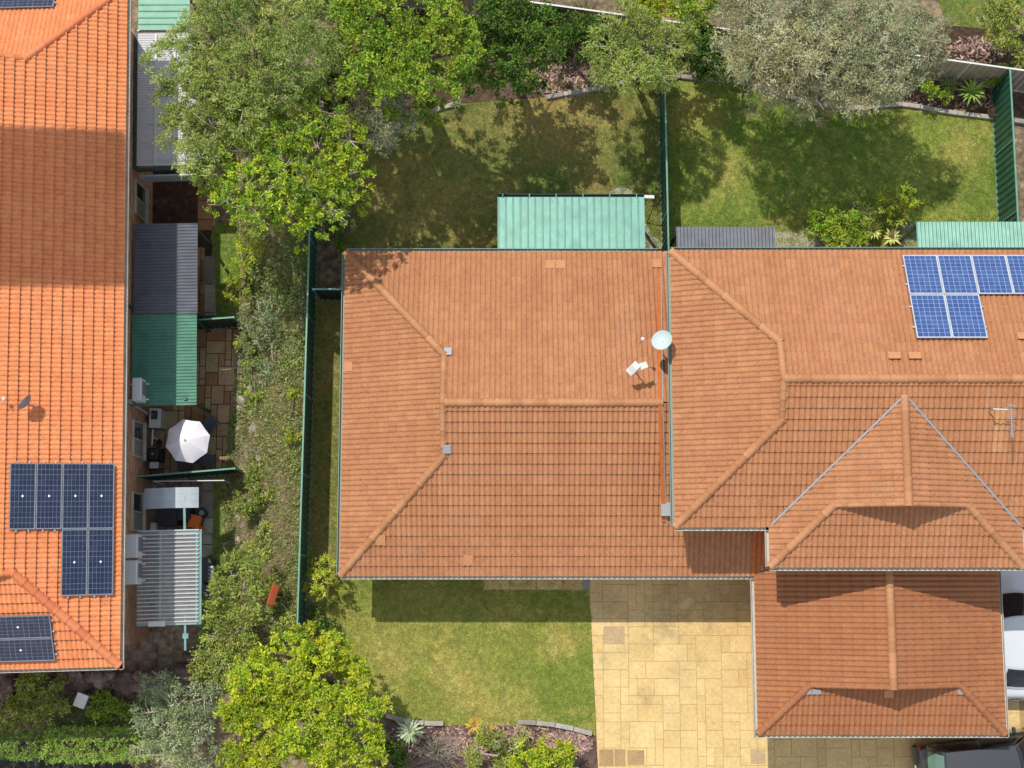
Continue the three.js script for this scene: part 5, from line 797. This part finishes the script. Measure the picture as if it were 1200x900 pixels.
rosette('spiky_rosette', 'pale grey green spiky rosette plant in the front mulch bed', 480, 857, 0.35, 0.62, 26, 0.04, [[168, 182, 140], [150, 166, 122], [184, 196, 156]], 0.5);
rosette('bromeliad', 'golden yellow strappy plant at the front bed edging', 556, 850, 0.3, 0.38, 22, 0.03, [[214, 170, 60], [200, 150, 50], [190, 170, 70]], 0.7);
rosette('bromeliad', 'second golden strappy plant beside the green shrub in the front bed', 572, 856, 0.3, 0.34, 20, 0.03, [[206, 160, 60], [184, 166, 66]], 0.7);
rosette('bromeliad', 'yellow green strappy plant beside the round dark shrub', 1024, 270, 0.4, 0.4, 26, 0.034, [[190, 194, 90], [170, 180, 70], [206, 206, 120]], 0.8);
rosette('bromeliad', 'pale yellow star shaped plant beside the sea green corrugated roof', 1046, 277, 0.3, 0.42, 16, 0.045, [[216, 212, 130], [198, 200, 110]], 0.45);
rosette('fern_clump', 'fresh green arching fern before the cream fence', 1138, 108, 0.5, 0.62, 30, 0.035, [[130, 164, 60], [112, 150, 52], [150, 180, 80]], 0.9);
rosette('fern_clump', 'small green arching fern beside the larger fern', 1112, 100, 0.4, 0.4, 20, 0.03, [[120, 150, 60], [100, 136, 50]], 0.8);
rosette('fern_clump', 'dark strappy clump at the shaded lawn edging', 535, 120, 0.3, 0.34, 20, 0.02, [[86, 112, 46], [104, 128, 60]], 0.8);
rosette('fern_clump', 'broad dark leaves beneath the silvery tree by the edging', 868, 85, 0.6, 0.5, 18, 0.07, [[96, 138, 56], [80, 120, 46]], 0.8);
{ // dead twiggy shrub
  const c = P(512, 882, 0.4), t = thing('twiggy_shrub', 'leafless grey twiggy shrub in the front mulch bed', 'shrub', [c.x, 0, c.z]), g = new GB(); for (let i = 0; i < 170; i++) { const a = R(0, 6.28), l = R(0.35, 0.95), h = R(0.15, 0.8), m = [Math.cos(a) * l * 0.5 + R(-0.12, 0.12), h * 0.7, Math.sin(a) * l * 0.5 + R(-0.12, 0.12)], e = [Math.cos(a + R(-0.5, 0.5)) * l, h * R(0.6, 1), Math.sin(a + R(-0.5, 0.5)) * l * 0.8]; g.cyl([R(-0.1, 0.1), 0, R(-0.1, 0.1)], m, 0.012, 0.008, 4, false).cyl(m, e, 0.008, 0.003, 4, false); } part('branches', g.geo(), mat(A(176, 164, 146), 0.95), t).userData.kind = 'stuff';
}
{ // weeds, dry grass and creepers on the bank
  const b = new GB(); b.c = []; const k1 = { L: 0.1, W: 0.042, cr: 0.13, per: 11, rose: 0.3, droop: 0 }, k2 = { L: 0.2, W: 0.014, cr: 0.08, per: 9, rose: 0.6, droop: -0.3 }, green = palette([[180, 184, 118], [160, 172, 98], [194, 196, 138], [146, 162, 84], [176, 190, 110]]), dry = palette([[226, 216, 172], [214, 204, 156], [200, 190, 140]]);
  for (let i = 0; i < 21000; i++) {
    const z = R(-13.5, 3.4), x = R(toeX(z) + 0.1, -6.75), y = groundY(x, z), f = fbm(x * 0.7, z * 0.45, 3, 8.8); if (f + R(-0.2, 0.2) < -0.2 && rnd() < 0.6) continue;
    if (f + R(-0.2, 0.2) > 0.03) clump(b, [x, y + 0.05, z], [0, 1, 0], k1, pick(green).map(v => v * R(0.8, 1.15)), R(0.8, 1.5)); else clump(b, [x, y + 0.02, z], [0, 1, 0], k2, pick(dry).map(v => v * R(0.75, 1.1)), R(0.7, 1.3));
  }
  for (let i = 0; i < 900; i++) { const q = P(R(60, 160), R(812, 856), -2), dk = rnd() < 0.75; clump(b, [q.x, -1.96, q.z], [0, 1, 0], dk ? k1 : k2, pick(dk ? green : dry).map(v => v * R(0.6, 1)), R(0.8, 1.4)); }
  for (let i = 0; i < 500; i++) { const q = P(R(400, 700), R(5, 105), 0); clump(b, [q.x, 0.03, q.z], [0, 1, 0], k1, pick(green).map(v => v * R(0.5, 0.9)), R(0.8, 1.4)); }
  const o = part('bank_weeds', b.geo(), leafMat, scene); o.userData = { kind: 'stuff', label: 'weeds and dry grass covering the bank between the fence and the yards', category: 'weeds' };
}

// ---------------------------------------------------------------- vehicles
function grid(g, f, nu, nv) { for (let i = 0; i < nu; i++) for (let j = 0; j < nv; j++) g.quad(f(i / nu, j / nv), f((i + 1) / nu, j / nv), f((i + 1) / nu, (j + 1) / nv), f(i / nu, (j + 1) / nv)); return g; }
function smooth(g) { const q = g.geo(); return q; }
function car(name, label, pos, turn, c) {                // local: length along z, nose at -z
  const t = thing(name, label, 'car', pos, turn), paint = c.paint, L = c.L, W = c.W / 2, glass = c.glass, lerp = (a, b, k) => a + (b - a) * k;
  const prof = (list, s) => { for (let i = 1; i < list.length; i++) if (s <= list[i][0]) { const k = (s - list[i - 1][0]) / (list[i][0] - list[i - 1][0]); return lerp(list[i - 1][1], list[i][1], k * k * (3 - 2 * k)); } return list[list.length - 1][1]; };
  const halfW = s => W * prof([[0, 0.72], [0.05, 0.88], [0.16, 0.97], [0.4, 1], [0.85, 0.98], [0.96, 0.9], [1, 0.78]], s), topY = s => prof(c.deck, s);
  const body = (s, v) => { const a = (v - 0.5) * 2, e = Math.abs(a), w = halfW(s), y0 = 0.28, y1 = topY(s), q = e < 0.6 ? e / 0.6 * 0.86 : 0.86 + 0.14 * Math.sin((e - 0.6) / 0.4 * 1.5708), h = e < 0.6 ? 1 - 0.06 * (e / 0.6) ** 2 : 0.94 * Math.max(0, Math.cos(((e - 0.6) / 0.4) * 1.5707)) ** 0.75; return [Math.sign(a) * w * q, y0 + (y1 - y0) * Math.max(0, h), (s - 0.5) * L]; };
  const bodyG = new THREE.BufferGeometry(), idx = [], pp = [], nu = 44, nv = 28; for (let i = 0; i <= nu; i++) for (let j = 0; j <= nv; j++) pp.push(...body(i / nu, j / nv)); for (let i = 0; i < nu; i++) for (let j = 0; j < nv; j++) { const a = i * (nv + 1) + j; idx.push(a, a + nv + 1, a + 1, a + 1, a + nv + 1, a + nv + 2); }
  for (const e of [0, nu]) { const k = pp.length / 3; pp.push(0, 0.5, (e / nu - 0.5) * L + (e ? 0.04 : -0.04)); for (let j = 0; j < nv; j++) { const a = e * (nv + 1) + j; e ? idx.push(a, k, a + 1) : idx.push(a, a + 1, k); } }
  bodyG.setAttribute('position', new THREE.Float32BufferAttribute(pp, 3)); bodyG.setIndex(idx); bodyG.computeVertexNormals(); part('body', bodyG, paint, t);
  const [za, zb, zc, zd] = c.cab, yb = c.belt, yr = c.roofY, wb = W * 0.86, wr = W * 0.66, pt = (sx, z, y, w) => [sx * w, y, z];
  const patch = (nm, f, m) => part(nm, (() => { const p = [], id = [], n = 12; for (let i = 0; i <= n; i++) for (let j = 0; j <= n; j++) p.push(...f(i / n, j / n)); for (let i = 0; i < n; i++) for (let j = 0; j < n; j++) { const a = i * (n + 1) + j; id.push(a, a + 1, a + n + 1, a + 1, a + n + 2, a + n + 1); } const g = new THREE.BufferGeometry(); g.setAttribute('position', new THREE.Float32BufferAttribute(p, 3)); g.setIndex(id); g.computeVertexNormals(); return g; })(), m, t);
  const bow = j => 1 - (2 * j - 1) ** 2;
  const front = (i, j, o = 0) => [lerp(-1, 1, j) * lerp(wb, wr, i), lerp(yb, yr, Math.sin(i * 1.5708) * 0.35 + i * 0.65) + 0.035 * bow(j) + o, lerp(za, zb, i) - 0.14 * bow(j) * (1 - i * 0.4) - o];
  const rear = (i, j, o = 0) => [lerp(-1, 1, j) * lerp(wb, wr, i), lerp(yb, yr, Math.sin(i * 1.5708) * 0.4 + i * 0.6) + 0.035 * bow(j) + o, lerp(zd, zc, i) + 0.10 * bow(j) * (1 - i * 0.4) + o];
  const roofF = (i, j) => [lerp(-1, 1, j) * wr, yr + 0.035 * bow(j) + 0.03 * bow(i), lerp(zb - 0.084 * bow(j), zc + 0.06 * bow(j), i)];
  patch('roof', roofF, c.roof || paint);
  patch('windscreen_surround', (i, j) => front(i, j), paint); patch('rear_surround', (i, j) => rear(i, j), paint);
  patch('windscreen', (i, j) => front(lerp(0.06, 0.95, i), lerp(0.05, 0.95, j), 0.008), glass); patch('rear_window', (i, j) => rear(lerp(0.1, 0.9, i), lerp(0.09, 0.91, j), 0.008), c.rearGlass || glass);
  for (const sd of [-1, 1]) {
    const side = (i, j, o = 0) => { const zl = lerp(za, zd, i), zu = lerp(zb, zc, i), z = lerp(zl, zu, j); return [sd * (lerp(wb, wr, j) + 0.03 * bow(j * 0.9 + 0.05) + o), lerp(yb - 0.06, yr, j), z]; };
    patch('side_pillar', (i, j) => side(i, j), paint); patch('side_window', (i, j) => side(lerp(0.06, 0.47, i), lerp(0.14, 0.86, j), 0.008), glass); patch('side_window', (i, j) => side(lerp(0.51, 0.92, i), lerp(0.14, 0.86, j), 0.008), glass);
    part('mirror', rbox(0.2, 0.13, 0.1, 0.04).translate(sd * (W + 0.06), yb + 0.02, za + 0.35), paint, t);
    part('headlight', rbox(0.28, 0.12, 0.22, 0.05).translate(sd * W * 0.62, 0.66, -L / 2 + 0.12), mWhite, t); part('tail_light', rbox(0.2, 0.2, 0.14, 0.05).translate(sd * W * 0.72, 0.78, L / 2 - 0.1), c.tail, t);
    for (const z of [-L * 0.31, L * 0.29]) { const wl = sub('wheel', t); part('tyre', new THREE.TorusGeometry(0.24, 0.085, 10, 24).rotateY(Math.PI / 2).translate(sd * (W - 0.1), 0.325, z), mBlack, wl); part('rim', new GB().cyl([sd * (W - 0.16), 0.325, z], [sd * (W - 0.04), 0.325, z], 0.19, 0.19, 18).geo(), mLead, wl); }
  }
  part('bumper', rbox(c.W * 0.84, 0.22, 0.16, 0.06).translate(0, 0.46, L / 2 - 0.02), c.bump || paint, t); part('number_plate', rbox(0.37, 0.12, 0.02, 0.005).translate(0, 0.6, L / 2 + 0.06), mWhite, t);
  return t;
}
const paintW = new THREE.MeshPhysicalMaterial({ color: A(230, 235, 240, 1.7), roughness: 0.3, clearcoat: 1, clearcoatRoughness: 0.06, side: THREE.DoubleSide }), paintK = new THREE.MeshPhysicalMaterial({ color: A(34, 34, 36, 1.5), roughness: 0.3, clearcoat: 1, clearcoatRoughness: 0.05, side: THREE.DoubleSide }), carGlass = new THREE.MeshPhysicalMaterial({ color: A(28, 32, 38, 1.5), roughness: 0.06, side: THREE.DoubleSide }), tail = mat(A(170, 30, 24, 1.4), 0.3);
{ const r = P(1200, 752, 1.45); car('parked_car', 'white hatchback parked beside the garage roof', [r.x - 0.02, 0.02, r.z - 0.35], 0, { L: 4.25, W: 1.78, paint: paintW, glass: carGlass, tail, deck: [[0, 0.62], [0.06, 0.78], [0.3, 0.95], [0.85, 0.98], [0.97, 0.92], [1, 0.8]], cab: [-1.05, -0.32, 1.08, 1.72], belt: 0.95, roofY: 1.42 }); }
{ const r = P(1140, 908, 1.6); car('parked_car', 'black wagon on the driveway below the garage eave', [r.x + 0.95, 0.02, r.z - 0.22], Math.PI / 2 * -1 + 0.1, { L: 4.7, W: 1.86, paint: paintK, roof: mat(A(64, 66, 72, 1.5), 0.6, { map: texMetal }), glass: carGlass, tail, deck: [[0, 0.8], [0.06, 0.95], [0.3, 1.08], [0.85, 1.08], [0.97, 1.0], [1, 0.85]], cab: [-1.0, -0.4, 1.7, 2.12], belt: 1.06, roofY: 1.66, rearGlass: new THREE.MeshPhysicalMaterial({ color: A(110, 140, 126), roughness: 0.1, side: THREE.DoubleSide }) }); }
sh(scene);
renderer.render(scene, camera);
